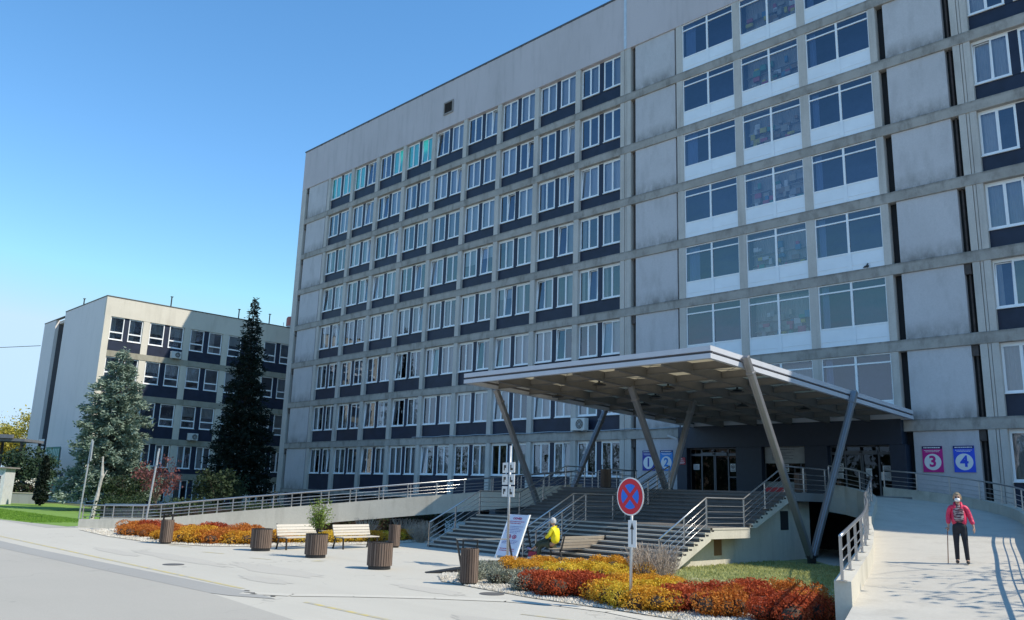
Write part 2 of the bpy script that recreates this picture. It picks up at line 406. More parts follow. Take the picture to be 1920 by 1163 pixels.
# white stair/lobby windows
def lobby_mesh(w,h):
    m=MB(); t=.06; sp=1.0
    zs=sp; zt=h-.52
    m.box(0,w,0,.10,h-t,h); m.box(0,t,0,.10,0,h-t); m.box(w-t,w,0,.10,0,h-t); m.box(t,w-t,0,.1,0,.05)
    m.box(w/2-.06,w/2+.06,-.01,.10,.05,h-t); m.box(t,w/2-.06,0,.1,zs,zs+.08); m.box(w/2+.06,w-t,0,.1,zs,zs+.08)
    m.box(t,w/2-.06,0,.1,zt,zt+.08); m.box(w/2+.06,w-t,0,.1,zt,zt+.08)
    p=MB(); p.box(t,w/2-.06,.02,.07,.05,zs); p.box(w/2+.06,w-t,.02,.07,.05,zs); p.box(t,w-t,.0,.018,.30,.315); p.box(w*.47,w*.53,-.012,.0,.06,zs)
    g=MB()
    for a,b in ((t,w/2-.06),(w/2+.06,w-t)):
        g.quad((a,.05,zs+.08),(b,.05,zs+.08),(b,.05,zt),(a,.05,zt)); g.quad((a,.05,zt+.08),(b,.05,zt+.08),(b,.05,h-t),(a,.05,h-t))
    return m,p,g
boxcols=[simple('stored_'+n,c,.8) for n,c in (('cream',(.5,.48,.42)),('blue',(.12,.32,.50)),('green',(.12,.40,.30)),('white',(.75,.77,.77)),('brown',(.36,.27,.20)),('pink',(.60,.16,.22)),('yellow',(.72,.62,.12)),('grey',(.42,.44,.45)))]
lw=P12[0]-P11[1]
cache={}
for r in range(7):
    lo,hi=rowz(r); h=round(hi-lo,3)
    for c,(a,b) in enumerate(((P11[1],P12[0]),(P12[1],P13[0]),(P13[1],P14[0]))):
        w=b-a; key=(round(w,2),h)
        if key not in cache:
            m,p,g=lobby_mesh(w,h); cache[key]=(m.mesh('lobby_window_frame',M['white']),p.mesh('parapet_infill',M['whitepanel']),g.mesh('pane',M['glass']),g.mesh('pane',M['glasslobby']))
        fm,pm,gm,gm2=cache[key]
        f=link('lobby_window',fm,hosp,(a,.09,lo)); link('infill_panel',pm,f); link('pane',gm if c==1 else gm2,f)
        if c==1:
            rr=random.Random(r*7+3); s=MB()
            for i in range(26):
                x=rr.uniform(.15,w-.5); z=1.1+rr.choice([0,0,.3,.6,.9,1.2]); s.box(x,x+rr.uniform(.15,.5),.35+i*.004,.5+i*.004,z,z+rr.uniform(.15,.42),rr.randrange(8))
            s.box(.1,w-.1,.5,.66,1.45,1.48,7); s.box(.1,w-.1,.5,.66,2.1,2.13,7)
            link('stored_goods',s.mesh('stored_goods',boxcols),f)
            link('curtain',curtain_mesh([(.08,w-.08,1.08)],M['curtain2'],h=h,y=.75),f)
        elif r%2==0 or c==2:
            link('curtain',curtain_mesh([(.1,.5,1.1)] if c==2 else [(.1,.9,1.1)],M['curtain'],h=h,y=.3),f)
# ---- entrance level between P11 and P14
m=MB(); m.box(P11[0],P14[1],-.32,.5,5.35,6.05+BT); ent=hp(m,'entrance_fascia',M['entry'],bevel=.01)
m=MB()
for a,b in ((P11[0]-.12,44.72),(48.1,49.75),(52.35,53.65),(56.95,57.75)):
    m=MB(); m.box(a,b,-.3,.6,2.7,5.35); hp(m,'entrance_pillar',M['entry'],bevel=.01)
m=MB(); m.box(P11[0],P14[1],1.66,1.74,2.7,5.3); m.box(P11[0],P14[1],.6,1.66,5.35,5.5); hp(m,'lobby_interior',simple('lobby_dark',(.018,.02,.024),.8,var=.5,vscale=1))
m=MB(); m.box(P11[0],P14[1],-.02,1.6,2.68,2.705); hp(m,'lobby_floor',M['terrace'])
# openings through the interior backing are hidden by the dark lobby glass
def door(x0,x1,label):
    d=MB(); w=x1-x0; z0=2.71; zt=4.88; zh=5.34; y=.12
    xs=[x0,x0+w*.24,x0+w*.78,x1]
    for x in xs: d.box(x-.04,x+.04,y,y+.09,z0,zh)
    d.box(x0+.04,xs[1]-.04,y,y+.09,zt,zt+.14); d.box(xs[2]+.04,x1-.04,y,y+.09,zt,zt+.14)
    d.box(xs[1]+.04,xs[2]-.04,y-.10,y+.09,zt,zt+.2); d.box(x0+.04,x1-.04,y,y+.09,zh-.06,zh)
    mid=(xs[1]+xs[2])/2
    for x in (mid-.045,mid+.045): d.box(x-.03,x+.03,y-.02,y+.04,z0,zt)
    d.box(xs[0]+.04,xs[1]-.04,y,y+.07,z0,z0+.1); d.box(xs[2]+.04,xs[3]-.04,y,y+.07,z0,z0+.1)
    d.box(xs[2]+.04,xs[3]-.04,y,y+.07,3.6,3.66)
    o=d.build('sliding_door',M['doorframe'],hosp)
    g=MB()
    for a,b in ((xs[0],xs[1]),(xs[1],mid-.06),(mid+.06,xs[2]),(xs[2],xs[3])):
        g.quad((a+.03,y+.05,z0),(b-.03,y+.05,z0),(b-.03,y+.05,zt),(a+.03,y+.05,zt))
        g.quad((a+.03,y+.055,zt+.14),(b-.03,y+.055,zt+.14),(b-.03,y+.055,zh-.05),(a+.03,y+.055,zh-.05))
    g.build('pane',M['glassdark'],o)
    s=MB(); s.box(mid-.07,mid+.07,y-.16,y-.1,zt+.08,zt+.16); s.build('door_sensor',M['blackm'],o)
    return o
door(44.72,48.1,''); door(53.65,56.95,'')
g=MB(); g.quad((49.75,.12,3.4),(52.35,.12,3.4),(52.35,.12,5.35),(49.75,.12,5.35)); lobw=hp(g,'lobby_glazing',M['glassdark'])
m=MB()
for x in (49.75,51.9,52.3): m.box(x,x+.06,.08,.17,3.4,5.35)
m.build('glazing_bar',M['doorframe'],lobw)
m=MB(); m.box(49.75,52.35,-.02,.3,2.7,3.4); hp(m,'entrance_plinth',concrete('plinth',(.30,.33,.35),(.2,.2,.2),.3))
# basement wall under the overhang
m=MB(); m.box(XC+1.0,XEND,1.3,1.5,0,BASE)
for i in range(24): m.box(XC+1.5+i*4.36,XC+2.1+i*4.36,.2,1.3,0,BASE)
hp(m,'basement_wall',simple('basement_render',(.10,.105,.12),.8))

# ---- things mounted on the facade
def air_con(label,loc,rz=0,s=1.0):
    t=thing('air_conditioner',label,'air conditioner',loc,rz,None)
    m=MB(); m.box(0,1.0*s,-.36*s,0,0,.68*s); m.build('casing',M['acwhite'],t,bevel=.02)
    m=MB()
    for rr in (.27,.2,.13,.06):
        m.tube([(.64*s+rr*s*math.cos(a),-.385*s,.34*s+rr*s*math.sin(a)) for a in [i*math.pi/12 for i in range(25)]],.008*s,5,cap=False)
    for a in range(8): m.beam((.64*s,-.385*s,.34*s),(.64*s+.27*s*math.cos(a*.785),-.385*s,.34*s+.27*s*math.sin(a*.785)),.01*s,.01*s)
    m.build('grille',M['acwhite'],t)
    m=MB(); n=24
    m.v.append((.64*s,-.364*s,.34*s)); m.v+=[(.64*s+.27*s*math.cos(i*2*math.pi/n),-.364*s,.34*s+.27*s*math.sin(i*2*math.pi/n)) for i in range(n)]
    for i in range(n): m.f.append((0,1+i,1+(i+1)%n)); m.m.append(0)
    m.build('fan',M['blackm'],t)
    m=MB(); m.box(.1*s,.16*s,-.4*s,0.02,-.06*s,-.001); m.box(.84*s,.9*s,-.4*s,.02,-.06*s,-.001); m.build('bracket',M['zinc'],t)
    return t
air_con('white outdoor air conditioner on the concrete ledge left of the canopy',(35.35,-.02,B[7]+BT+.07),0,1.25)
m=MB(); m.tube([(17+i*1.0,-.06,B[7]+BT+.05+.03*math.sin(i*1.7)) for i in range(28)],.03,6)
tag(m.build('cable',M['zinc']),'thin grey cable sagging along the ledge above the ground floor windows','cable')
t=thing('security_camera','small white security camera on the corner of the entrance fascia','security camera',(43.9,-.35,5.9))
m=MB(); m.tube([(0,0,.1),(.0,-.25,.08)],.02,6); m.build('bracket',M['blackm'],t)
m=MB(); m.beam((.28,-.15,0),(-.25,-.42,.22),.12,.12); m.build('body',M['acwhite'],t)
t=thing('pigeon','small dark pigeon perched on the ledge below the white windows','pigeon',(56.3,-.05,B[5]+BT))
m=MB(); m.lathe([(.02,.05),(.07,.08),(.085,.13),(.06,.19),(.03,.22)],0,.08,10); m.tube([(0,.08,.13),(-.14,.08,.10),(-.24,.08,.06)],[.07,.05,.015],8); m.lathe([(.02,.2),(.04,.24),(.02,.285)],.03,.08,8); m.tube([(.05,.08,.245),(.10,.08,.235)],.008,5)
m.tube([(.01,.06,.06),(.01,.06,0)],.007,4); m.tube([(.01,.1,.06),(.01,.1,0)],.007,4)
m.build('body',simple('pigeon_feather',(.06,.065,.075),.7,var=.3,vscale=20),t,smooth=True)

# text helper
def text_mesh(txt,size,off=0.0,ext=.002):
    cu=bpy.data.curves.new('lettering','FONT'); cu.body=txt; cu.size=size; cu.offset=off; cu.extrude=ext; cu.align_x='CENTER'; cu.align_y='CENTER'; cu.resolution_u=3
    o=bpy.data.objects.new('lettering',cu); COL.objects.link(o); dg=bpy.context.evaluated_depsgraph_get()
    me=bpy.data.meshes.new_from_object(o.evaluated_get(dg)); bpy.data.objects.remove(o); bpy.data.curves.remove(cu); return me
def put_text(txt,size,mat,parent,loc,rot=(math.pi/2,0,0),off=0,name='lettering'):
    me=text_mesh(txt,size,off); me.materials.clear(); me.materials.append(mat); o=link(name,me,parent,loc); o.rotation_euler=rot; return o
def disc(m,cx,cy,cz,r,n=40,mat=0,r0=0):
    """disc in local XZ plane facing -Y"""
    k=len(m.v)
    if r0==0:
        m.v.append((cx,cy,cz)); m.v+=[(cx+r*math.cos(2*math.pi*i/n),cy,cz+r*math.sin(2*math.pi*i/n)) for i in range(n)]
        for i in range(n): m.f.append((k,k+1+i,k+1+(i+1)%n)); m.m.append(mat)
    else:
        for rr in (r0,r): m.v+=[(cx+rr*math.cos(2*math.pi*i/n),cy,cz+rr*math.sin(2*math.pi*i/n)) for i in range(n)]
        for i in range(n):
            j=(i+1)%n; m.f.append((k+i,k+n+i,k+n+j,k+j)); m.m.append(mat)
paper=simple('paper_white',(.68,.72,.75),.5,var=.03); inkw=simple('print_white',(.88,.90,.92),.5,var=.02)
def lines(m,x0,x1,z,y,h,rng,gap=.03):
    x=x0
    while x<x1-.02:
        w=rng.uniform(.03,.11); m.box(x,min(x+w,x1),y-.002,y,z,z+h); x+=w+gap*.5
def poster(x0,num,c,ctop,label,z0=3.98,w=.95,h=1.28):
    t=thing('poster',label,'poster',(x0,-.0+.08,z0),0,'numbered entrance posters'); rng=random.Random(ord(num))
    mt=simple('poster_print_'+num,c,.45,var=.05); m=MB(); m.box(0,w,-.03,0.02,0,h); m.build('board',mt,t)
    m=MB(); m.box(.0,w,-.034,-.031,h-.14,h); m.build('header_band',simple('poster_head_'+num,ctop,.45),t)
    m=MB(); disc(m,w/2,-.036,.5,.40,48); m.build('roundel',inkw,t)
    m=MB(); lines(m,.08,w-.08,h-.10,-.036,.045,rng); lines(m,.10,w-.10,h-.23,-.036,.028,rng); lines(m,.16,w-.16,h-.29,-.036,.024,rng); m.build('lettering',inkw,t)
    put_text(num,.74,mt,t,(w/2,-.040,.50),off=.022,name='numeral')
poster(41.12,'1',(.025,.04,.36),(.008,.015,.15),'dark blue wall poster with a big number 1 in a white circle')
poster(42.50,'2',(.02,.26,.72),(.01,.03,.17),'light blue wall poster with a big number 2 in a white circle')
poster(58.42,'3',(.62,.015,.26),(.012,.012,.09),'magenta wall poster with a big number 3 in a white circle')
poster(59.87,'4',(.03,.10,.78),(.008,.015,.13),'bright blue wall poster with a big number 4 in a white circle')
t=thing('notice','small red notice with white lettering on the entrance pillar','notice',(44.02,-.32,4.35)); rng=random.Random(3)
m=MB(); m.box(0,.62,-.02,0,0,.42); m.build('board',simple('red_notice',(.45,.03,.05),.5),t)
m=MB(); lines(m,.2,.42,.33,-.023,.04,rng); lines(m,.1,.5,.25,-.023,.02,rng); lines(m,.08,.55,.19,-.023,.02,rng); lines(m,.05,.57,.1,-.023,.03,rng); lines(m,.12,.5,.04,-.023,.02,rng); m.build('lettering',inkw,t)
t=thing('information_board','large pale information board with a blue band in the entrance glazing','information board',(49.85,.0,4.42)); rng=random.Random(5)
m=MB(); m.box(0,2.4,-.05,0,0,1.3); m.build('board',simple('board_grey',(.36,.37,.37),.6),t)
m=MB(); m.box(.35,2.28,-.054,-.051,1.0,1.12); m.box(.35,2.28,-.054,-.051,1.14,1.16); m.build('header_band',simple('board_blue',(.03,.06,.2),.5),t)
m=MB()
for i,z in enumerate((.88,.78,.74,.62,.56,.50,.42,.33,.25,.18)): lines(m,.45,(2.1,1.5,1.8,1.7,1.6,1.3,1.75,1.5,1.7,1.2)[i],z,-.054,.022,rng,.02)
m.build('lettering',simple('ink',(.05,.05,.07),.6),t)
def sheet(label,x,y,z,w,h,face=False):
    t=thing('paper_notice',label,'notice',(x,y,z),0,'paper notices on the entrance glass'); m=MB(); m.box(0,w,-.008,0,0,h); m.build('sheet',paper,t); rng=random.Random(int(x*10))
    m=MB()
    if face:
        disc(m,w/2,-.010,h*.62,w*.36,20,0,w*.26); m.box(w*.33,w*.67,-.0105,-.009,h*.5,h*.68)
    for k in range(3 if face else 5): lines(m,w*.15,w*.85,h*(.08+.07*k if face else .15+.15*k),-.010,.018,rng,.02)
    m.build('lettering',simple('ink2',(.06,.04,.05),.6),t)
sheet('paper notice at the far left of the left sliding door',44.95,.10,4.05,.42,.34)
sheet('round pictogram notice on the right side pane of the left door',47.5,.10,3.95,.34,.46,True)
sheet('round pictogram notice under the information board',50.85,.10,3.95,.36,.44,True)
sheet('round pictogram notice on the left side pane of the right door',54.0,.10,4.0,.34,.42,True)
sheet('white paper below the pictogram on the right door',53.95,.10,3.62,.36,.3)
sheet('lower of the two papers on the right pane of the right door',56.3,.10,3.55,.56,.42)
sheet('upper of the two papers on the right pane of the right door',56.4,.10,4.02,.42,.28)
sheet('greenish paper in the middle of the right sliding door',55.55,.06,3.75,.3,.4)

# ------------------------------------------------------------------ wing building on the left
wing=thing('wing_building','five storey cream concrete wing set back on the left with white windows','building',(0,0,0))
WX=-12.5; WY=-16.5; WT=20.45; WB=[18.40,14.36,10.19,6.02,2.55]
m=MB(); m.box(WX-.35,WX,WY,20,WB[0],WT-.1); m.build('parapet',M['wing'],wing)
m=MB(); m.box(-25.2,WX-.35,WY,WY+.35,0,WT-.1); m.box(WX-.35,WX,WY,WY+.62,0,WB[0]); m.build('gable_wall',M['wingside'],wing)
m=MB(); m.box(WX-.0,WX+.012,WY+.001,WY+.62,0.01,WB[0]); m.build('corner_pier',M['wing'],wing)
m=MB(); m.box(-32.4,-28.2,WY,WY+.35,0,WT-.6); m.box(-32.4,-32.05,WY+.35,20,0,WT-.6); m.build('gable_wall',M['wingside'],wing)
m=MB(); m.box(-28.2,-25.2,WY+1.3,WY+1.5,0,WT-.7); m.box(-28.4,-28.2,WY+.35,WY+1.5,0,WT-.7); m.box(-25.2,-25.0,WY+.35,WY+1.5,0,WT-.3); m.build('slot_wall',simple('slot_wall',(.12,.12,.13),.7),wing)
m=MB()
for i in range(5):
    z=3.3+i*3.9; m.box(-28.1,-25.3,WY+1.2,WY+1.29,z,z+2.2)
m.build('slot_window',M['glass'],wing)
m=MB()
for i in range(6):
    z=2.6+i*3.3; m.box(-26.6,-25.2,WY+.7,WY+1.29,z,z+.7)
m.build('balcony_panel',simple('rusty_panel',(.20,.11,.08),.8,var=.4),wing)
m=MB(); m.box(-32.4,-25.3,WY-.04,WY+.3,WT-.6,WT-.5); m.box(-25.2,WX+.04,WY-.04,WY+.3,WT-.1,WT); m.box(WX-.3,WX+.04,WY+.3,20,WT-.1,WT); m.build('roof_flashing',simple('flashing2',(.09,.085,.08),.6),wing)
m=MB(); m.box(-32.05,WX-.35,WY+.4,20,WT-1.0,WT-.7); m.box(-32.05,WX-.35,19.6,20,0,WT-1); m.build('roof_slab',M['wingside'],wing)
for k in range(1,5):
    m=MB(); m.box(WX-.3,WX+.02,WY+.62,20,WB[k],WB[k]+.6); m.build('floor_beam',concrete('wing_beam',(.36,.34,.28),(.16,.145,.10),.6,.5,.4) if k==1 else bpy.data.materials['wing_beam'],wing)
m=MB(); m.box(WX-2,WX-1.8,WY+.4,20,0,WB[0]); m.build('interior',M['interior'],wing)
pys=[-12.64+i*4.33 for i in range(8)]
for y in pys:
    m=MB()
    for k in range(5):
        lo=WB[k+1]+.6 if k<4 else 0; m.box(WX-.32,WX-.02,y,y+.66,lo,WB[k])
    m.build('pilaster',M['wing'],wing)
def wing_frame(h,kind):
    """unit in local coords: x along the facade, y depth"""
    m=MB(); g=MB(); w=1.50; t=.09; gap=.55
    for off in (0,w+gap):
        m.box(off,off+w,0,.1,0,t); m.box(off,off+w,0,.1,h-t,h); m.box(off,off+t,0,.1,t,h-t); m.box(off+w-t,off+w,0,.1,t,h-t); m.box(off-.03,off+w+.03,-.08,0,-.05,0)
        if kind==0: m.box(off+t,off+w-t,-.01,.1,h*.30,h*.30+.13)
        else: m.box(off+w/2-.07,off+w/2+.07,-.01,.1,t,h-t)
        g.quad((off+t,.05,t),(off+w-t,.05,t),(off+w-t,.05,h-t),(off+t,.05,h-t))
    return m.mesh('window',M['white']),g.mesh('pane',M['glass'])
wf0=wing_frame(2.3,0); wf1=wing_frame(2.3,1)
wdv=MB(); wdv.box(1.5,2.05,.02,.12,-.05,2.32); wdm=wdv.mesh('divider_panel',M['navy'])
wc=[curtain_mesh(s,mt,h=2.28,y=.25) for s,mt in (([(.1,1.4,.75)],M['curtain']),([(.1,1.4,1.2),(2.15,3.45,1.2)],M['curtain2']),([(2.15,3.45,.1)],M['curtain']),([(.1,.7,.1),(2.15,2.8,.1)],M['curtain2']))]
ybays=[(WY+.62,pys[0])]+[(pys[i]+.66,pys[i+1]) for i in range(7)]
for k in range(5):
    lo=WB[k+1]+.6 if k<4 else .3; hi=WB[k]
    for bi,(a,b) in enumerate(ybays):
        m=MB(); m.box(WX-.2,WX-.1,a,b,lo,hi-2.38)
        pm=m.build('spandrel_panel',M['navy'],wing)
        fr,pn=(wf0 if k<3 else wf1)
        f=link('window',fr,wing,(WX-.12,a+ (0.02 if (b-a)<3.5 else .06),hi-2.32)); f.rotation_euler=(0,0,math.pi/2)
        if b-a<3.4: f.scale=((b-a-.05)/3.55,1,1)
        link('pane',pn,f); link('divider_panel',wdm,f)
        if random.random()<.75: link('curtain',random.choice(wc),f)
for i,(lab,y,z) in enumerate((('white air conditioner on the top floor ledge of the cream wing',-9.6,WB[1]+.62),('white air conditioner on the cream wing between the two conifers',-6.8,WB[3]+.62),('white air conditioner on the lowest floor of the cream wing beside the red tree',-10.6,WB[4]+.6))):
    air_con(lab,(WX+.06,y,z),math.pi/2,1.05)
for i,(x,y,z,h) in enumerate(((-24.5,-15,WT,1.6),(-13,-9.9,WT,1.1),(-13,-2.2,WT,1.1),(-13,1.6,WT,1.2))):
    m=MB(); m.tube([(x,y,z-.6),(x,y,z+h)],.07,6); m.box(x-.12,x+.12,y-.12,y+.12,z+h,z+h+.06); m.build('vent_pipe',M['blackm'],wing)
t=thing('chimney','red banded chimney on the roof behind the cream wing','chimney',(-15.5,5.9,WT-.8))
m=MB(); m.lathe([(.55,0),(.55,1.6)],0,0,14); m.lathe([(.65,1.6),(.65,2.5),(.55,2.7)],0,0,14,1); m.build('stack',[simple('chimney_grey',(.5,.45,.42),.8),simple('chimney_red',(.45,.14,.11),.7)],t)
m=MB(); m.tube([(-1.4,-.3,0),(-1.4,-.3,2.2)],.03,6); m.build('antenna',M['blackm'],t)
# boards at the wing's side entrance
t=thing('banner','green and white striped banner on the gable of the cream wing','banner',(-24.6,WY-.08,3.4)); m=MB(); m.box(0,4.6,-.02,0,0,2.1,0)
for i in range(7): m.box(.9+i*.52,1.15+i*.52,-.026,-.021,.15,1.9,1)
m.box(.15,.6,-.026,-.021,.3,1.6,2); m.build('board',[simple('banner_green',(.03,.20,.16),.6),simple('banner_mint',(.45,.62,.55),.6),simple('banner_white',(.6,.65,.65),.6)],t)
t=thing('notice_board','notice board with white sheets and a yellow and red poster on the cream wing','notice board',(-24.4,WY-.10,.55)); rng=random.Random(8)
m=MB(); m.box(0,6.2,-.02,0,0,2.35); m.build('backboard',simple('board_dark',(.05,.06,.09),.7),t)
for xa,xb,zb in ((.3,.95,2.2),(1.2,1.8,1.3),(4.2,5.6,2.1)):
    m=MB(); m.box(xa,xb,-.03,-.021,.2,zb); m.build('sheet',paper,t)
m=MB(); m.box(2.2,3.9,-.035,-.021,1.15,2.2,0); m.box(2.2,3.9,-.035,-.021,.15,.3,0); m.box(2.2,3.9,-.035,-.021,.3,1.15,1); m.build('poster_sheet',[simple('poster_yellow',(.75,.55,.03),.6),simple('poster_red',(.55,.05,.05),.6)],t)
m=MB(); m.box(2.5,3.6,-.04,-.036,1.5,1.85,0); m.box(2.45,2.7,-.04,-.036,.5,.95,1); m.box(2.85,3.1,-.04,-.036,.5,.95,1); m.box(2.7,2.85,-.04,-.036,.68,.76,1); m.box(3.3,3.7,-.04,-.036,.5,.6,1); m.box(3.45,3.55,-.04,-.036,.6,.95,1); m.build('printing',[simple('print_brown',(.2,.08,.02),.6),simple('print_pale',(.75,.6,.5),.6)],t)
t=thing('hanging_sign','stack of small white direction plates on the slot of the cream wing','sign',(-27.6,WY-.05,3.6)); m=MB()
for i in range(4): m.box(0,1.9,-.04,0,i*.75,i*.75+.55)
m.build('plate',paper,t)
m=MB(); rng=random.Random(4)
for i in range(4): lines(m,.15,1.6,i*.75+.2,-.045,.16,rng)
m.build('printing',simple('print_navy',(.04,.05,.2),.6),t)

# ------------------------------------------------------------------ canopy
can=thing('entrance_canopy','flat grey steel entrance canopy with gridded soffit on three pairs of V columns','canopy',(0,0,0))
CX0,CX1,CY0,CY1=45.13,58.20,-19.23,-.12
def cz(y): return 7.06+(7.66-7.06)*(y-CY1)/(CY0-CY1)      # top of canopy
def slab(m,x0,x1,y0,y1,dz0,dz1,mat=0):
    m.hexa([(x0,y0,cz(y0)+dz0),(x1,y0,cz(y0)+dz0),(x1,y1,cz(y1)+dz0),(x0,y1,cz(y1)+dz0),(x0,y0,cz(y0)+dz1),(x1,y0,cz(y0)+dz1),(x1,y1,cz(y1)+dz1),(x0,y1,cz(y1)+dz1)],mat)
rf,nt,b=newmat('canopy_sheet'); L=nt.links; N=nt.nodes
b.inputs['Base Color'].default_value=(.62,.58,.48,1); b.inputs['Roughness'].default_value=.5
tl=N.new('ShaderNodeBsdfTranslucent'); tl.inputs[0].default_value=(.72,.67,.55,1); ms=N.new('ShaderNodeMixShader'); ms.inputs[0].default_value=.6
L.new(b.outputs[0],ms.inputs[1]); L.new(tl.outputs[0],ms.inputs[2]); L.new(ms.outputs[0],N['Material Output'].inputs[0])
m=MB(); slab(m,CX0+.16,CX1-.16,CY0+.16,CY1-.1,-.10,-.06); m.build('roof_sheet',rf,can)
def fascia(m,ax):
    """two bands with a groove"""
    d=.0
    for (a,b_,o) in ((-.19,0,0),(-.28,-.19,.10),(-.46,-.28,.0)):
        gm_=1 if o else 0  # groove slot: darker colour deepens the shade in the groove
        if ax=='f': slab(m,CX0,CX1,CY0+o,CY0+.16,a,b_-.002,gm_)
        if ax=='r': slab(m,CX1-.16,CX1-o,CY0+.162,CY1,a,b_-.002,gm_)
        if ax=='l': slab(m,CX0+o,CX0+.16,CY0+.162,CY1,a,b_-.002,gm_)
        if ax=='b': slab(m,CX0+.162,CX1-.162,CY1-.16,CY1-.002,a,b_-.002)
for ax in 'frlb':
    m=MB(); fascia(m,ax); m.build('fascia',[M['fascia'],simple('groove_shade',(.10,.10,.11),.6) if ax=='f' else bpy.data.materials['groove_shade']],can)
NX,NY=6,9
dx=(CX1-CX0)/NX; dy=(CY1-CY0)/NY
for i in range(1,NX):
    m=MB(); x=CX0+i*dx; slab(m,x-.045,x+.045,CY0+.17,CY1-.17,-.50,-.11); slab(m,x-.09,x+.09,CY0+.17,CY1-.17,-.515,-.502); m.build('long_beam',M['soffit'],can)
for j in range(1,NY):
    m=MB(); y=CY0+j*dy
    for i in range(NX):
        a=CX0+i*dx+(.17 if i==0 else .10); b_=CX0+(i+1)*dx-(.17 if i==NX-1 else .10)
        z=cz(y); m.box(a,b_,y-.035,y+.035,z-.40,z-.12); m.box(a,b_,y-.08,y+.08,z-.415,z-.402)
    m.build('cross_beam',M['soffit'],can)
m=MB()
for i in range(NX):
    for j in range(NY):
        if (i+j)%2==0:
            x0=CX0+i*dx+.12; x1=CX0+(i+1)*dx-.12; y0=CY0+j*dy+.1; y1=CY0+(j+1)*dy-.1
            m.tube([(x0,y0,cz(y0)-.36),(x1,y1,cz(y1)-.2)],.012,5); m.tube([(x0,y1,cz(y1)-.2),(x1,y0,cz(y0)-.36)],.012,5)
m.build('tie_rod',M['steel'],can)
for i,j in ((1,2),(2,4),(3,1),(3,3),(4,2),(4,5),(5,3),(2,6),(5,6)):
    m=MB(); x=CX0+i*dx-dx/2; y=CY0+j*dy+dy*.5; z=cz(y)-.42
    m.lathe([(.05,z+.25),(.05,z+.1),(.20,z+.06),(.24,z)],x,y,16); m.tube([(x+.3*math.cos(a),y+.3*math.sin(a),z-.02) for a in [k*math.pi/8 for k in range(17)]],.014,5,cap=False)
    m.tube([(x,y,z+.2),(x,y,z+.33)],.02,6); m.build('ceiling_lamp',M['blackm'],can)
def vcol(x,yb,zb,tops,wx,mat):
    for k,(yt,zt) in enumerate(tops):
        m=MB(); p=Vector((x,yb+(-.10 if yt<yb else .10),zb+.25)); q=Vector((x,yt,zt)); d=(q-p).normalized()
        m.beam(p,q,.26,.22,0,side=(1,0,0)); m.beam(p+d*.02,q-d*.3,.09,.26,0,side=(1,0,0))
        c=q-d*.75; m.beam(c,c+d*.12,.31,.28,0,side=(1,0,0))
        m.build('column_leg',mat,can,bevel=.04)
    m=MB(); m.box(x-.05,x+.05,yb-.28,yb+.28,zb,zb+.42); m.box(x-.22,x+.22,yb-.30,yb+.30,zb-.02,zb+.03)
    m.tube([(x-.16,yb-.12,zb+.28),(x+.16,yb-.12,zb+.28)],.06,10); m.tube([(x-.16,yb+.12,zb+.28),(x+.16,yb+.12,zb+.28)],.06,10)
    m.build('column_shoe',M['blackm'],can)
vcol(45.13,-13.0,.0,[(-17.15,cz(-17.15)-.43),(-8.8,cz(-8.8)-.43)],.3,M['steel'])
vcol(51.66,-12.45,2.42,[(-15.2,cz(-15.2)-.43),(-10.2,cz(-10.2)-.43)],.3,M['steel'])
vcol(58.38,-12.55,.0,[(-17.15,cz(-17.15)-.06),(-7.6,cz(-7.6)-.06)],.3,M['steel'])

# ------------------------------------------------------------------ staircase and terrace
SX0,SX1=45.6,57.6; RZ=.15
st=thing('staircase','wide two flight concrete entrance staircase leading up under the canopy','staircase',(0,0,0))
def flight(y0,z0,tread,n,label):
    prof=[]; y=y0; z=z0
    top=[]
    for k in range(n):
        top.append((y,z)); z+=RZ; top.append((y,z)); y+=tread
    yend=y-tread; top.append((yend+.02,z))
    low=[(yend+.02,z-.42),(y0+.45,z0-.02)] if z0>.5 else [(yend+.02,z-.42),(y0+.62,0)]
    poly=top+low
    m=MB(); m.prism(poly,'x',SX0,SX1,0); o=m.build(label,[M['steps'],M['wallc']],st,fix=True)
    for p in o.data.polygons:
        if abs(p.normal.x)>.9: p.material_index=1  # side faces take the paler concrete to look sunlit
    s=MB(); y=y0; z=z0
    for k in range(n):
        z+=RZ; s.box(SX0-.02,SX1+.02,y-.045,y+.10,z-.055,z+.004); y+=tread
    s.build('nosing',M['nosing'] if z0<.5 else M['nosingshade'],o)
    q=MB(); y=y0; z=z0
    for k in range(n):
        z+=RZ; q.box(SX1+.001,SX1+.006,y+.05,y+.22,z-.12,z-.065); y+=tread
    q.build('side_gap',M['darkgap'],o)  # dark plates drawn for the shaded notches under the treads
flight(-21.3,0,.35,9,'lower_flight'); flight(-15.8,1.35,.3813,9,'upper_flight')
m=MB(); m.box(SX0,SX1,-18.48,-15.8,.98,1.35); lo_=m.build('landing',[M['steps'],M['wallc']],st)
for p in lo_.data.polygons:
    if abs(p.normal.x)>.9: p.material_index=1  # landing ends paler too, sunlight put into the colour
m=MB(); m.box(SX0-.02,SX1+.02,-18.54,-18.40,1.29,1.354); m.box(SX1-.1,SX1+.02,-18.4,-15.9,1.29,1.353); m.build('nosing',M['nosing'],st)
m=MB(); m.prism([(-20.2,0),(-18.0,.95),(-15.8,1.0),(-15.3,1.0),(-12.7,2.25),(-9.6,2.35),(-9.6,0)],'x',56.6,56.95); m.build('flank_wall',M['wallc'],st,fix=True)
m=MB(); m.prism([(-18.9,0),(-18.0,.95),(-15.8,1.0),(-15.3,1.0),(-12.7,2.25),(-9.6,2.35),(-9.6,0)],'x',46.6,46.9); m.build('flank_wall',M['wallc'],st,fix=True)
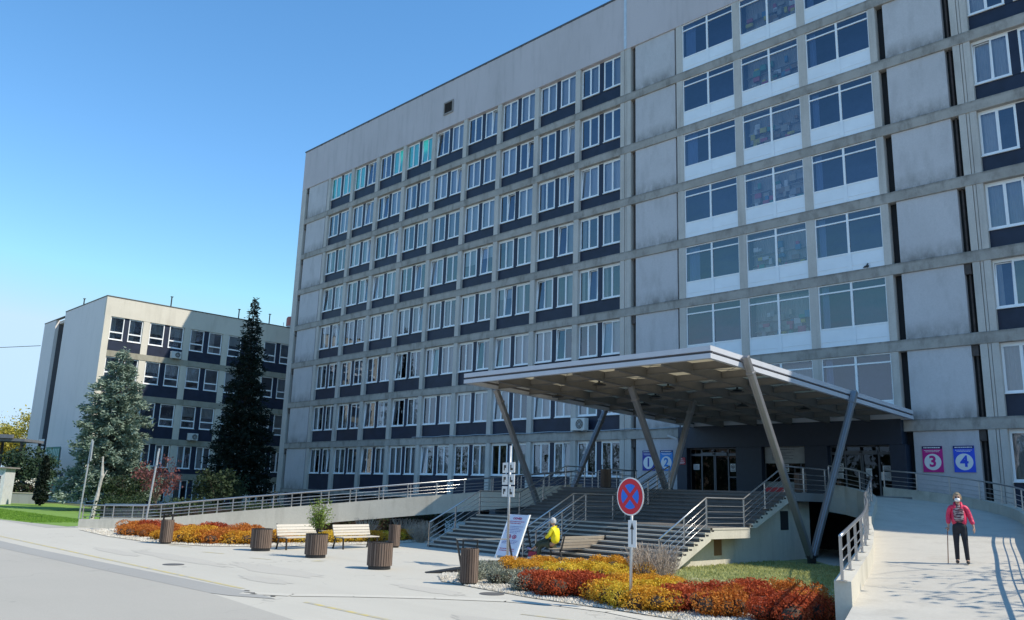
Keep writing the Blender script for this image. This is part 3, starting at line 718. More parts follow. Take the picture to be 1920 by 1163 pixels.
m=MB(); m.box(56.95,56.97,-17.25,-16.75,.35,1.0,0); m.build('wooden_hatch',simple('hatch_brown',(.22,.12,.06),.6),st)
m=MB(); m.box(56.95,56.97,-12.2,-11.55,1.2,1.95,0); m.build('vent_hatch',M['darkgap'],st)
m=MB(); m.box(56.95,56.97,-18.75,-18.5,.45,.75,0); m.build('meter_plate',M['acwhite'],st)
m=MB(); m.prism([(45.6,-12.75),(57.6,-12.75),(57.6,-8.4),(58.9,-4.2),(61,-4.2),(61,-.02),(40.3,-.02),(40.3,-5.9),(43.4,-9.25),(45.38,-10.95)],'z',2.36,2.7)
tr_=struct(m.build('terrace',M['terrace'],fix=True)); tag(tr_,'raised concrete terrace in front of the entrance doors','terrace')
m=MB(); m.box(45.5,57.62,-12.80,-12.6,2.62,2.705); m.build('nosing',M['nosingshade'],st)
m=MB()
for x in (46.75,49,52,55): m.box(x-.2,x+.2,-9.4,-9.0,0,2.35)
m.box(41,58.5,-2,-1.7,0,2.35); m.build('terrace_support',M['darkgap'],tr_)

# railings
def railing(name,label,pts,h=1.0,n=4,posts=None,r=.03,double=False,first_post=True,group=None,top_over=0):
    """pts: list of (x,y,z) at floor level; posts spaced along"""
    t=thing(name,label,'railing',pts[0],0,group); o=Vector(pts[0])
    P=[Vector(p)-o for p in pts]
    m=MB(); m.tube([p+Vector((0,0,h)) for p in P],r,8); m.build('handrail',M['rail'],t,smooth=True)
    for k in range(n):
        z=.14+(h-.22)*k/ n
        m=MB(); m.tube([p+Vector((0,0,z)) for p in P],.013,6); m.build('rail_bar',M['rail'],t,smooth=True)
    # posts
    D=[0]
    for a,b in zip(P,P[1:]): D.append(D[-1]+(b-a).length)
    def at(s):
        for i in range(len(P)-1):
            if s<=D[i+1]+1e-6: return P[i].lerp(P[i+1],(s-D[i])/(D[i+1]-D[i]))
        return P[-1]
    ss=posts if posts else [i*D[-1]/max(1,round(D[-1]/1.5)) for i in range(max(1,round(D[-1]/1.5))+1)]
    for s_ in ss:
        p=at(s_); m=MB(); m.box(p.x-.022,p.x+.022,p.y-.022,p.y+.022,p.z-.0,p.z+h-.02); m.box(p.x-.07,p.x+.07,p.y-.07,p.y+.07,p.z,p.z+.012); m.build('post',M['rail'],t)
    return t
def stairline(x):
    return [(x,-21.35,-.0),(x,-18.5,1.36),(x,-15.95,1.36),(x,-12.7,2.71)]
railing('stair_railing','stainless railing along the right side of the staircase',stairline(57.45)+[(57.45,-8.9,2.71)],1.02,posts=[0,1.6,3.16,5.71,7.47,9.23,10.9,12.9])
railing('stair_railing','stainless railing along the left side of the staircase',stairline(45.75)+[(45.75,-11.2,2.71)],1.02,posts=[0,1.6,3.16,5.71,7.47,9.23,10.7])
railing('stair_railing','left one of the twin railings in the middle of the staircase',stairline(51.30),1.02,posts=[0,1.6,3.16,5.71,7.47,9.2])
railing('stair_railing','right one of the twin railings in the middle of the staircase',stairline(51.95),1.02,posts=[0,1.6,3.16,5.71,7.47,9.2])
railing('terrace_railing','dark railing on the left terrace edge beside the ramp mouth',[(40.4,-5.6,2.71),(40.4,-1.2,2.71)],1.0)
railing('terrace_railing','railing across the terrace behind the left stair end',[(45.9,-9.6,2.71),(45.9,-7,2.71),(43.2,-7,2.71)],1.0)

# ------------------------------------------------------------------ left pedestrian ramp
A0=Vector((28.83,-29.78)); A1=Vector((45.4,-11.0)); dd=(A1-A0).normalized(); nn=Vector((-dd.y,dd.x)); LR=(A1-A0).length
def rz_(f):                                            # top of the parapet kerb at fraction f
    for (a,za),(b,zb) in zip(((0,.40),(.12,.46),(.31,1.02),(1.0,2.90)),((.12,.46),(.31,1.02),(1.0,2.90),(1.1,2.9))):
        if f<=b: return za+(zb-za)*(f-a)/(b-a)
def rp(f,off,z): p=A0+dd*LR*f+nn*off; return (p.x,p.y,z)
def rbot(f): return 0 if f<.36 else (rz_(f)-.92)*min(1,(f-.36)/.12)+0*(1)
ramp=thing('ramp','long light concrete pedestrian ramp rising from the left to the terrace','ramp',(0,0,0))
def strip(m,o0,o1,top,bot,n=24,mat=0,fs=None):
    fs=fs or [i/n for i in range(n+1)]
    for a,b in zip(fs,fs[1:]):
        m.hexa([rp(a,o0,bot(a)),rp(b,o0,bot(b)),rp(b,o1,bot(b)),rp(a,o1,bot(a)),rp(a,o0,top(a)),rp(b,o0,top(b)),rp(b,o1,top(b)),rp(a,o1,top(a))],mat)
m=MB(); strip(m,0,.28,rz_,rbot); m.build('edge_wall',M['wallc'],ramp)
m=MB(); strip(m,2.5,2.78,rz_,rbot); m.build('edge_wall',M['wallc'],ramp)
m=MB(); strip(m,.28,2.5,lambda f:rz_(f)-.22,lambda f:max(rbot(f)+.02,rz_(f)-.6)); m.build('deck',M['terrace'],ramp)
for f in (.45,.62,.8,.95):
    m=MB(); p=A0+dd*LR*f+nn*1.4; z=rz_(f)-.6; m.box(p.x-.2,p.x+.2,p.y-.2,p.y+.2,0,z); m.build('support',M['darkgap'],ramp)
fs=[0,.12,.31,.99]
for off,lab,gr in ((.14,'stainless railing on the near edge of the long ramp',None),(2.64,'stainless railing on the far edge of the long ramp',None)):
    railing('ramp_railing',lab,[rp(f if f else .004,off,rz_(f)) for f in fs],.68,n=3,r=.03)

# ------------------------------------------------------------------ right curved driveway ramp
inn=[(69.2,-36,.06),(67.45,-30.3,.50),(65.4,-24,.93),(63.7,-19.6,1.2),(62.2,-16.2,1.45),(61.6,-14.4,1.62),(60.9,-12.6,1.86),(60.4,-11.0,2.08),(59.9,-9.6,2.28),(59.1,-8.6,2.48),(58.4,-8.4,2.62),(57.5,-8.6,2.71)]
out=[(74.5,-38,.04),(71.2,-31,.45),(69,-24,.95),(67.9,-20,1.18),(67,-17,1.42),(66.0,-13,1.65),(65,-9.6,1.8),(64,-6.8,1.95),(62.6,-4.9,2.2),(60.6,-4.2,2.5),(58.0,-4.15,2.71)]
def resamp(P,n):
    P=[Vector(p) for p in P]; D=[0]
    for a,b in zip(P,P[1:]): D.append(D[-1]+(b-a).length)
    r=[]
    for i in range(n):
        s_=D[-1]*i/(n-1)
        for k in range(len(P)-1):
            if s_<=D[k+1]+1e-6: r.append(P[k].lerp(P[k+1],(s_-D[k])/(D[k+1]-D[k]))); break
    for _ in range(2):
        r=[r[0]]+[(r[i-1]+r[i]*2+r[i+1])/4 for i in range(1,n-1)]+[r[-1]]
    return r
NI=40; IN=resamp(inn,NI); OUT=resamp(out,NI)
drv=thing('driveway_ramp','curved concrete driveway ramp with low side walls on the right','ramp',(0,0,0))
m=MB(); zup=Vector((0,0,1))
for i in range(NI-1):
    a,b,c,d=IN[i],OUT[i],OUT[i+1],IN[i+1]
    th=lambda p: Vector((p.x,p.y,max(-.02,p.z-.45)))
    m.hexa([th(a),th(b),th(c),th(d),a,b,c,d])
dk=concrete('driveway_surface',(.53,.50,.44),(.36,.335,.29),.5,.5,1)
m.build('deck',dk,drv)
def lowwall(P,side,h,w,i0,i1,taper=False):
    m=MB(); pts=P[i0:i1]; rows=[]
    for i,p in enumerate(pts):
        q=pts[min(i+1,len(pts)-1)]-pts[max(i-1,0)]; q.z=0; q.normalize(); nrm=Vector((q.y,-q.x,0))*side
        hh=h
        b0=max(0,p.z-.75) if p.z>.8 else 0.0
        rows.append((p+nrm*-.0,p+nrm*w,p.z+hh,b0))
    for (a,b,z,bo),(c,d,z2,bo2) in zip(rows,rows[1:]):
        m.hexa([(a.x,a.y,bo),(b.x,b.y,bo),(d.x,d.y,bo2),(c.x,c.y,bo2),(a.x,a.y,z),(b.x,b.y,z),(d.x,d.y,z2),(c.x,c.y,z2)])
    m.build('side_wall',M['wallc'],drv,fix=True); return rows
ri=lowwall(IN,-1,.42,.29,9,NI)
ro=lowwall(OUT,1,.42,.38,3,NI)
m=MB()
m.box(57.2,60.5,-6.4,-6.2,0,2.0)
vb=simple('void_black',(.012,.012,.014),.9); m.build('void_shade',vb,drv)  # black sheet stands in for the shade below the deck
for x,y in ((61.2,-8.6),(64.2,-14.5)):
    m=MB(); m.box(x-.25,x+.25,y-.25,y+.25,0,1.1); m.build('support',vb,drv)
def railfrom(rows,lab,i0=0,step=1,h=.78):
    pts=[]
    for (a,b,z,_) in rows[i0:]:
        c=(a+b)/2; pts.append((c.x,c.y,z))
    railing('driveway_railing',lab,pts,h,n=3,r=.034)
railfrom(ri,'stainless railing on the inner wall of the curved driveway'); railfrom(ro,'stainless railing on the outer wall of the curved driveway',0)

# ------------------------------------------------------------------ ground, road, markings
def asphalt(name,c,c2,crack=.0,patch=.5):
    m,nt,b=newmat(name); N=nt.nodes; L=nt.links; tc=N.new('ShaderNodeTexCoord')
    def noise(s,det=6,st=(1,1,1),ro=.6):
        mp=N.new('ShaderNodeMapping'); mp.inputs['Scale'].default_value=st; L.new(tc.outputs['Object'],mp.inputs[0]); n=N.new('ShaderNodeTexNoise'); n.inputs['Scale'].default_value=s; n.inputs['Detail'].default_value=det; n.inputs['Roughness'].default_value=ro; L.new(mp.outputs[0],n.inputs[0]); return n.outputs[0]
    def mr(s,a,b_,lo,hi):
        r=N.new('ShaderNodeMapRange'); r.inputs[1].default_value=a; r.inputs[2].default_value=b_; r.inputs[3].default_value=lo; r.inputs[4].default_value=hi; L.new(s,r.inputs[0]); return r.outputs[0]
    def mix(f,a,b_):
        x=N.new('ShaderNodeMix'); x.data_type='RGBA'; L.new(f,x.inputs[0])
        for i,k in ((6,a),(7,b_)):
            if isinstance(k,tuple): x.inputs[i].default_value=rgb(k)
            else: L.new(k,x.inputs[i])
        return x.outputs[2]
    big=mr(noise(.22,8),.38,.64,0,patch); col=mix(big,c,c2)
    fi=mr(noise(45,3),.3,.7,0,.30); col=mix(fi,col,tuple(k*.62 for k in c))
    tr=mr(noise(.5,5,(.15,1.6,1)),.52,.72,0,.35); col=mix(tr,col,tuple(k*.80 for k in c))
    crack*=.45
    if crack:
        vo=N.new('ShaderNodeTexVoronoi'); vo.feature='DISTANCE_TO_EDGE'; vo.inputs['Scale'].default_value=.16
        mp=N.new('ShaderNodeMapping'); L.new(tc.outputs['Object'],mp.inputs[0])
        nn_=N.new('ShaderNodeTexNoise'); nn_.inputs['Scale'].default_value=1.2; L.new(tc.outputs['Object'],nn_.inputs[0])
        av=N.new('ShaderNodeVectorMath'); av.operation='MULTIPLY_ADD'; av.inputs[1].default_value=(1.8,1.8,1.8); L.new(nn_.outputs[1],av.inputs[0]); L.new(mp.outputs[0],av.inputs[2]); L.new(av.outputs[0],vo.inputs[0])
        ck=mr(vo.outputs['Distance'],0,.006,crack,0)
        mk=N.new('ShaderNodeMath'); mk.operation='MULTIPLY'; L.new(ck,mk.inputs[0]); L.new(mr(noise(.35,3),.5,.6,0,1),mk.inputs[1])
        col=mix(mk.outputs[0],col,(.07,.065,.06))
    L.new(col,b.inputs['Base Color']); b.inputs['Roughness'].default_value=.85; b.inputs['Specular IOR Level'].default_value=.25
    bp=N.new('ShaderNodeBump'); bp.inputs['Strength'].default_value=.4; bp.inputs['Distance'].default_value=.008; L.new(noise(60,3),bp.inputs['Height']); L.new(bp.outputs[0],b.inputs['Normal'])
    return m
def sheet_(name,poly,z,mat,label=None,cat=None,kind='structure'):
    m=MB(); m.v=[(x,y,z) for x,y in poly]; m.f=[tuple(range(len(poly)))]; m.m=[0]
    o=m.build(name,mat); o['kind']=kind
    if label: o['label']=label
    if cat: o['category']=cat
    return o
PLZ=asphalt('plaza_asphalt',(.57,.54,.47),(.52,.495,.435),.7)
sheet_('ground',[(-400,-400),(500,-400),(500,500),(-400,500)],0,asphalt('far_ground',(.12,.14,.07),(.09,.12,.04)))
sheet_('pavement',[(14,-60),(120,-60),(120,-.5),(14,-.5)],.004,PLZ)
sheet_('road',[(-60,-75),(130,-75),(130,-36.1),(70,-36.1),(60,-36.05),(55.6,-35.6),(47,-35.95),(40,-36.2),(-60,-36.5)],.009,asphalt('road_asphalt',(.46,.435,.385),(.42,.40,.355),.6),)
sheet_('road_patch',[(-20,-35.3),(41.5,-35.3),(47,-35.1),(55.9,-34.75),(57.2,-34.9),(56.2,-35.45),(55.6,-35.6),(47,-35.95),(40,-36.2),(-20,-36.4)],.0125,asphalt('patch_asphalt',(.39,.38,.355),(.35,.34,.32),.6))
sheet_('path',[(5,-31.2),(28.8,-31.2),(28.8,-29.9),(24,-28.2),(5,-29.3)],.010,asphalt('path_paving',(.46,.44,.40),(.38,.37,.33),.3))
ym,nt,b=newmat('worn_yellow_paint'); N=nt.nodes; L=nt.links
tc=N.new('ShaderNodeTexCoord'); nz=N.new('ShaderNodeTexNoise'); nz.inputs['Scale'].default_value=3.5; nz.inputs['Detail'].default_value=8; L.new(tc.outputs['Object'],nz.inputs[0])
mr=N.new('ShaderNodeMapRange'); mr.inputs[1].default_value=.40; mr.inputs[2].default_value=.62; L.new(nz.outputs[0],mr.inputs[0])
mx=N.new('ShaderNodeMix'); mx.data_type='RGBA'; mx.inputs[6].default_value=(.42,.40,.34,1); mx.inputs[7].default_value=(.62,.50,.17,1); L.new(mr.outputs[0],mx.inputs[0]); L.new(mx.outputs[2],b.inputs['Base Color']); b.inputs['Roughness'].default_value=.8
m=MB()
for (x0,x1) in ((20,41.9),(42.0,55.2),(57.9,64.5)):
    m.quad((x0,-34.68,.0085),(x1,-34.68,.0085),(x1,-34.56,.0085),(x0,-34.56,.0085))
for (x,y,w) in ((41.5,-30.6,1.6),(45.0,-30.9,1.2),(47.8,-30.6,1.0),(61.6,-32.0,1.8)):
    m.quad((x,y,.0095),(x+w*.8,y+.3,.0095),(x+w*.8,y+.38,.0095),(x,y+.1,.0095))
m.quad((49.6,-29.4,.0095),(49.9,-29.25,.0095),(49.8,-29.0,.0095),(49.55,-29.1,.0095))
struct(m.build('road_marking',ym))
# flat gutter strip between road apron and plaza
gm=concrete('gutter_stone',(.57,.54,.47),(.51,.48,.42),.5,.8,1)
cur=[(55.9,-35.0),(56.8,-34.3),(57.6,-33.2),(58.8,-31.85),(60.0,-30.8),(61.2,-30.25),(62.4,-30.1),(66.5,-30.9)]
m=MB()
for (a,b_),(c,d) in zip(cur,cur[1:]):
    v=Vector((c-a,d-b_)).normalized()*.19; m.quad((a+v.y,b_-v.x,.0145),(c+v.y,d-v.x,.0145),(c-v.y,d+v.x,.0145),(a-v.y,b_+v.x,.0145))
struct(m.build('gutter',gm))
m=MB(); rng=random.Random(12)
for k in range(5):
    x=rng.uniform(55.4,56.8); y=-34.9+rng.uniform(-.2,.2); pts=[(x+.13*math.cos(a)*rng.uniform(.4,1),y+.09*math.sin(a)*rng.uniform(.4,1),.0165) for a in (0,1,2,3,4,5)]
    n=len(m.v); m.v+=pts; m.f.append(tuple(range(n,n+6))); m.m.append(0)
struct(m.build('pothole',simple('pothole_dark',(.09,.085,.08),.9)))

rng=random.Random(21); st_m=asphalt('stain_asphalt',(.53,.50,.44),(.50,.475,.42),.6)
for k,(x,y,rx,ry) in enumerate(((51.5,-31.8,2.6,.7),(47.0,-32.6,3.4,.5),(57.5,-31.0,1.4,.4),(44.0,-33.4,2.2,.35),(62.5,-33.2,1.6,.5),(53.8,-33.3,1.2,.4))):
    m=MB(); m.v=[(x+rx*math.cos(a)*rng.uniform(.75,1.1),y+ry*math.sin(a)*rng.uniform(.7,1.1),.008+k*.0002) for a in [i*math.pi/14 for i in range(28)]]; m.f=[tuple(range(28))]; m.m=[0]
    struct(m.build('pavement_patch',st_m))
for x,y in ((49.0,-33.6),(58.9,-30.2)):
    m=MB(); m.lathe([(.30,.002),(.30,.014)],x,y,24); m.lathe([(.25,.0145),(.25,.017)],x,y,24); tag(m.build('manhole_cover',simple('cast_iron',(.12,.115,.11),.7)),'round iron manhole cover in the paving '+('near the middle planter' if x<50 else 'near the bed gravel'),'manhole cover')
# lawns
def grassmat(name,a,b_):
    return leafmat(name,[a,b_],.15,.8)
lawnm,nt,b=newmat('lawn_soil'); b.inputs['Roughness'].default_value=.9
N=nt.nodes; L=nt.links; tc=N.new('ShaderNodeTexCoord'); nz=N.new('ShaderNodeTexNoise'); nz.inputs['Scale'].default_value=.8; nz.inputs['Detail'].default_value=8; L.new(tc.outputs['Object'],nz.inputs[0])
mx=N.new('ShaderNodeMix'); mx.data_type='RGBA'; mx.inputs[6].default_value=(.13,.24,.035,1); mx.inputs[7].default_value=(.21,.34,.06,1); L.new(nz.outputs[0],mx.inputs[0]); L.new(mx.outputs[2],b.inputs['Base Color'])
def blades(name,poly_in,n,h,mat,seed,z=0.0,bbox=None):
    rng=random.Random(seed); m=MB(); x0,x1,y0,y1=bbox; k=0
    while k<n:
        x=rng.uniform(x0,x1); y=rng.uniform(y0,y1)
        if not poly_in(x,y): continue
        a=rng.uniform(0,6.28); w=.02*rng.uniform(.7,1.6); hh=h*rng.uniform(.4,1.2); l=rng.uniform(-.03,.03)
        m.tri((x-w*math.cos(a),y-w*math.sin(a),z),(x+w*math.cos(a),y+w*math.sin(a),z),(x+l,y+l*2,z+hh)); k+=1
    o=m.build(name,mat); o['kind']='stuff'; return o
sheet_('lawn',[(-12,-34),(17.5,-31.4),(28.0,-30.0),(26,-27.2),(14,-20),(-12,-18.6)],.014,lawnm)
gl=leafmat('lawn_grass',[(.09,.20,.02),(.17,.32,.04),(.26,.40,.08)],.3)
tag(blades('lawn_grass',lambda x,y: y>-31+ (x-5)*.02 and y<-27,26000,.07,gl,3,.014,(-10,24,-31,-24)),'bright green short lawn grass left of the long ramp','grass')
sheet_('lawn',[(57.0,-22.6),(59.2,-25.8),(61.5,-28.3),(64.0,-28.4),(65.4,-27.0),(64.6,-24.6),(62.3,-18.4),(61.0,-15),(59.5,-13),(57,-10)],.014,simple('dry_lawn',(.30,.32,.13),.9,var=.3,vscale=1.5))
g2=leafmat('bed_grass',[(.26,.28,.10),(.42,.44,.18),(.52,.52,.26)],.3)
tag(blades('bed_grass',lambda x,y: (y<-13) and x<66.9+ (y+30.3)*.30 and x>57.0,22000,.08,g2,4,.014,(57,64.5,-25,-13)),'sunlit patchy grass below the staircase flank','grass')
# low hardware: kerb in front of the left bed and gravel
grav,nt,b=newmat('gravel_base'); N=nt.nodes; L=nt.links; tc=N.new('ShaderNodeTexCoord'); vo=N.new('ShaderNodeTexVoronoi'); vo.inputs['Scale'].default_value=16; L.new(tc.outputs['Object'],vo.inputs[0])
mx=N.new('ShaderNodeMix'); mx.data_type='RGBA'; mx.inputs[6].default_value=(.62,.58,.48,1); mx.inputs[7].default_value=(.38,.34,.27,1); L.new(vo.outputs['Distance'],mx.inputs[0]); L.new(mx.outputs[2],b.inputs['Base Color']); b.inputs['Roughness'].default_value=.9
bedR=[(55.0,-28.6),(56.3,-29.55),(58.0,-29.75),(60.0,-29.95),(62.4,-29.85),(65.2,-29.9),(66.8,-29.6),(65.0,-24),(63.5,-19.6),(60.8,-21.5),(58,-22.6),(55.0,-23.8),(54.0,-25.6),(54.2,-27.2)]
bedL=[(31.0,-30.4),(36.0,-30.9),(40.4,-30.7),(42.6,-29.6),(43.5,-27.8),(43.8,-25),(43.6,-21.5),(42.5,-18.5),(39.7,-17.6),(35.5,-22.3),(30.5,-28.1)]
sheet_('planting_bed',bedR,.018,grav); sheet_('planting_bed',bedL,.018,grav)
def inside(poly):
    def f(x,y):
        c=False; j=len(poly)-1
        for i in range(len(poly)):
            xi,yi=poly[i]; xj,yj=poly[j]
            if (yi>y)!=(yj>y) and x<(xj-xi)*(y-yi)/(yj-yi)+xi: c=not c
            j=i
        return c
    return f
def pebbles(name,poly,edge,n,seed,label):
    rng=random.Random(seed); m=MB(); fin=inside(poly); k=0
    xs=[p[0] for p in poly]; ys=[p[1] for p in poly]
    while k<n:
        x=rng.uniform(min(xs),max(xs)); y=rng.uniform(min(ys),max(ys))
        if not fin(x,y) or not edge(x,y): continue
        r=rng.uniform(.02,.05); a=rng.uniform(0,3.14); c,s=math.cos(a),math.sin(a); z=.024
        P=[(x+r*c,y+r*s,z),(x-r*s*.8,y+r*c*.8,z),(x-r*c,y-r*s,z),(x+r*s*.8,y-r*c*.8,z)]; T=(x+rng.uniform(-.01,.01),y,z+r*.9)
        n0=len(m.v); m.v+=P+[T]
        for i in range(4): m.f.append((n0+i,n0+(i+1)%4,n0+4)); m.m.append(0)
        k+=1
    o=m.build(name,leafmat(name+'_stone',[(.32,.28,.22),(.55,.51,.44),(.70,.67,.60)],0,.9)); o['kind']='stuff'; o['label']=label; o['category']='gravel'
pebbles('gravel',bedR,lambda x,y: y<-28.2 or x<57,9000,5,'pale gravel along the front edge of the right planting bed')
pebbles('gravel',bedL,lambda x,y: y<-28 or x>42,5000,6,'pale gravel strip in front of the left planting bed')

# ------------------------------------------------------------------ plants
def leafquad(m,p,s,rng,mat=0,flat=0,asp=.6):
    a=Vector((rng.gauss(0,1),rng.gauss(0,1),rng.gauss(0,1)*(1-flat))).normalized()
    b=a.cross(Vector((rng.gauss(0,1),rng.gauss(0,1),rng.gauss(0,1)))).normalized()
    a=a*s; b=b*s*asp; p=Vector(p)
    m.quad(p-a,p-b,p+a,p+b,mat)
def shrub_mesh(name,rx,ry,h,n,s,mats,seed,core=True,spiky=0):
    rng=random.Random(seed); m=MB()
    lob=[(rng.uniform(-.55,.55)*rx,rng.uniform(-.55,.55)*ry,rng.uniform(.35,.62)*h,rng.uniform(.38,.60)) for _ in range(9)]
    for k in range(n):
        cx,cy,c_z,q=rng.choice(lob)
        d=Vector((rng.gauss(0,1),rng.gauss(0,1),rng.gauss(0,1))).normalized(); rr=rng.uniform(.55,1.05)**.5
        p=Vector((cx+d.x*rx*q*rr,cy+d.y*ry*q*rr,max(.03,c_z+d.z*h*.5*rr)))
        leafquad(m,p,s*rng.uniform(.6,1.3),rng,0)
    if spiky:
        for k in range(spiky):
            a=rng.uniform(0,6.28); r=rng.uniform(.1,1); x=math.cos(a)*rx*r*.8; y=math.sin(a)*ry*r*.8; q=rng.uniform(.7,1.15)*h
            m.tube([(x*.7,y*.7,.1),(x,y,q*.75),(x*1.12,y*1.12,q)],.004,3,1,cap=False)
            for j in range(9): leafquad(m,(x*(1+.012*j)+rng.uniform(-.02,.02),y*(1+.012*j),q*(.62+.05*j)),s*.7,rng,0)
    if core:
        for (cx,cy,c_z,q) in lob:
            n0=len(m.v)
            for i in range(5):
                for j in range(8):
                    ph=math.pi*(i/4); th=2*math.pi*j/8
                    m.v.append((cx+rx*q*.55*math.sin(ph)*math.cos(th),cy+ry*q*.55*math.sin(ph)*math.sin(th),max(.01,c_z*.8+h*.28*math.cos(ph))))
            for i in range(4):
                for j in range(8):
                    m.f.append((n0+i*8+j,n0+i*8+(j+1)%8,n0+(i+1)*8+(j+1)%8,n0+(i+1)*8+j)); m.m.append(1)
    return m.mesh(name,mats)
twig=simple('shrub_twigs',(.07,.045,.03),.9,var=.3)
mred=leafmat('barberry_red',[(.20,.03,.015),(.48,.085,.03),(.62,.17,.06)],.35)
mora=leafmat('barberry_orange',[(.40,.17,.02),(.74,.38,.035),(.82,.52,.08)],.35)
myel=leafmat('barberry_yellow',[(.44,.26,.025),(.80,.54,.05),(.84,.68,.10)],.35)
mbro=leafmat('barberry_rust',[(.30,.08,.02),(.58,.19,.035),(.70,.32,.06)],.35)
mgry=leafmat('lavender_grey',[(.16,.18,.13),(.30,.32,.25),(.42,.43,.36)],.15)
RED=[shrub_mesh('foliage',.8,.8,.56,5200,.030,[mred,twig],i) for i in range(3)]
RUS=[shrub_mesh('foliage',.8,.8,.56,5200,.030,[mbro,twig],10+i) for i in range(2)]
ORA=[shrub_mesh('foliage',.8,.8,.54,5200,.030,[mora,twig],20+i) for i in range(3)]
YEL=[shrub_mesh('foliage',.8,.8,.52,5200,.030,[myel,twig],30+i) for i in range(3)]
GRY=[shrub_mesh('foliage',.55,.55,.50,3200,.030,[mgry,twig],40+i,spiky=50) for i in range(2)]
def plant_row(pts,meshes,what,where,group,seed,sc=(.8,1.1)):
    rng=random.Random(seed)
    for i,(x,y) in enumerate(pts):
        t=bpy.data.objects.new('shrub',rng.choice(meshes)); COL.objects.link(t)
        s=rng.uniform(*sc); t.location=(x,y,.015); t.rotation_euler=(0,0,rng.uniform(0,6.28)); t.scale=(s,s,s*(rng.uniform(.95,1.2) if 4<=seed<=7 else rng.uniform(.75,1.0)))
        tag(t,f'{what} in {where}','shrub',group)
plant_row([(34.9,-29.75),(36.0,-29.6),(37.1,-29.4),(33.2,-28.6),(34.3,-28.4),(35.5,-28.2),(36.6,-28.0),(37.7,-28.3),(36.2,-26.9),(37.3,-26.6),(38.4,-26.9),(38.0,-25.5)],RUS+RED[:1]+RUS,'low red leaved shrub','the left bed in front of the long ramp','red shrubs in the left bed',1)
plant_row([(38.4,-29.5),(39.5,-29.6),(40.5,-29.3),(41.3,-28.6),(41.8,-27.7),(39.3,-28.4),(40.3,-27.8),(41.0,-26.8),(39.6,-26.8)],ORA+YEL[:1]+RUS[:1],'low orange yellow shrub','the left bed, right of the red ones','orange shrubs in the left bed',2)
plant_row([(41.6,-25.8),(41.9,-24.8),(42.1,-23.7),(42.2,-22.6),(42.2,-21.5),(42.0,-20.4),(41.7,-19.4)],ORA+YEL[:1],'low yellow shrub','the strip behind the pale benches','yellow shrubs behind the pale benches',3)
plant_row([(55.6,-26.2),(55.9,-25.2),(56.4,-24.4),(57.2,-23.7),(58.1,-23.5),(58.7,-24.2),(56.7,-26.5),(57.2,-25.5),(57.9,-24.8),(57.7,-26.4),(58.6,-25.3)],ORA+YEL,'orange yellow shrub','the back of the right bed','orange shrubs at the back of the right bed',4,(.72,.88))
plant_row([(59.3,-28.9),(60.1,-29.0),(59.7,-28.1),(60.6,-28.5)],RED,'dark red shrub','the front of the right bed','dark red shrubs at the front of the right bed',5,(.75,.95))
plant_row([(61.3,-28.9),(62.1,-29.2),(62.8,-29.1),(61.8,-28.2),(60.9,-27.5),(61.5,-27.0)],YEL+ORA,'golden yellow shrub','the right bed around the sign pole','golden shrubs around the sign pole',6,(.75,1.0))
plant_row([(63.3,-28.6),(64.1,-28.5),(64.9,-28.3),(65.6,-28.4),(62.9,-27.5),(63.6,-27.2),(64.3,-26.9),(64.9,-26.6),(64.2,-25.6),(63.4,-26.3),(65.6,-27.4)],RED+RUS,'rust red shrub','the right bed beside the driveway wall','rust red shrubs beside the driveway wall',7,(.8,1.0))
plant_row([(56.7,-28.9),(57.5,-28.6),(56.4,-27.9),(58.1,-27.9),(55.7,-27.2),(58.9,-29.1),(57.3,-27.6)],GRY,'grey green shrub','the right bed beside the slatted bin','grey shrubs at the tip of the right bed',8,(.7,.95))
def dry_bush(label,x,y,h,r,seed,group,n=220):
    rng=random.Random(seed); m=MB()
    for k in range(n):
        a=rng.uniform(0,6.28); q=rng.uniform(.2,1)*r; x1=math.cos(a)*q; y1=math.sin(a)*q; hh=h*rng.uniform(.5,1.1)
        m.tube([(x1*.2,y1*.2,0),(x1*.7+rng.uniform(-.06,.06),y1*.7,hh*.55),(x1*1.1+rng.uniform(-.1,.1),y1*1.1,hh)],.006,3,cap=False)
        for j in range(4): leafquad(m,(x1*rng.uniform(.6,1.1),y1*rng.uniform(.6,1.1),hh*rng.uniform(.4,1)),.02,rng,0)
    o=m.build('dry_bush',simple('dry_stems',(.40,.33,.27),.9,var=.4,vscale=8)); o.location=(x,y,0); tag(o,label,'bush',group)
for i,(x,y) in enumerate(((58.9,-24.3),(59.3,-23.9),(58.5,-23.6),(59.1,-23.3))):
    dry_bush('leafless brown bush at the foot of the right stair flank',x,y,.95,.55,60+i,'leafless bushes at the right stair foot',120)
for i,(x,y) in enumerate(((40.8,-18.9),(42.3,-18.9),(43.3,-19.8),(40.2,-20.6))):
    dry_bush('dry brown bush against the long ramp behind the benches',x,y,.9,.7,70+i,'dry bushes behind the pale benches',140)
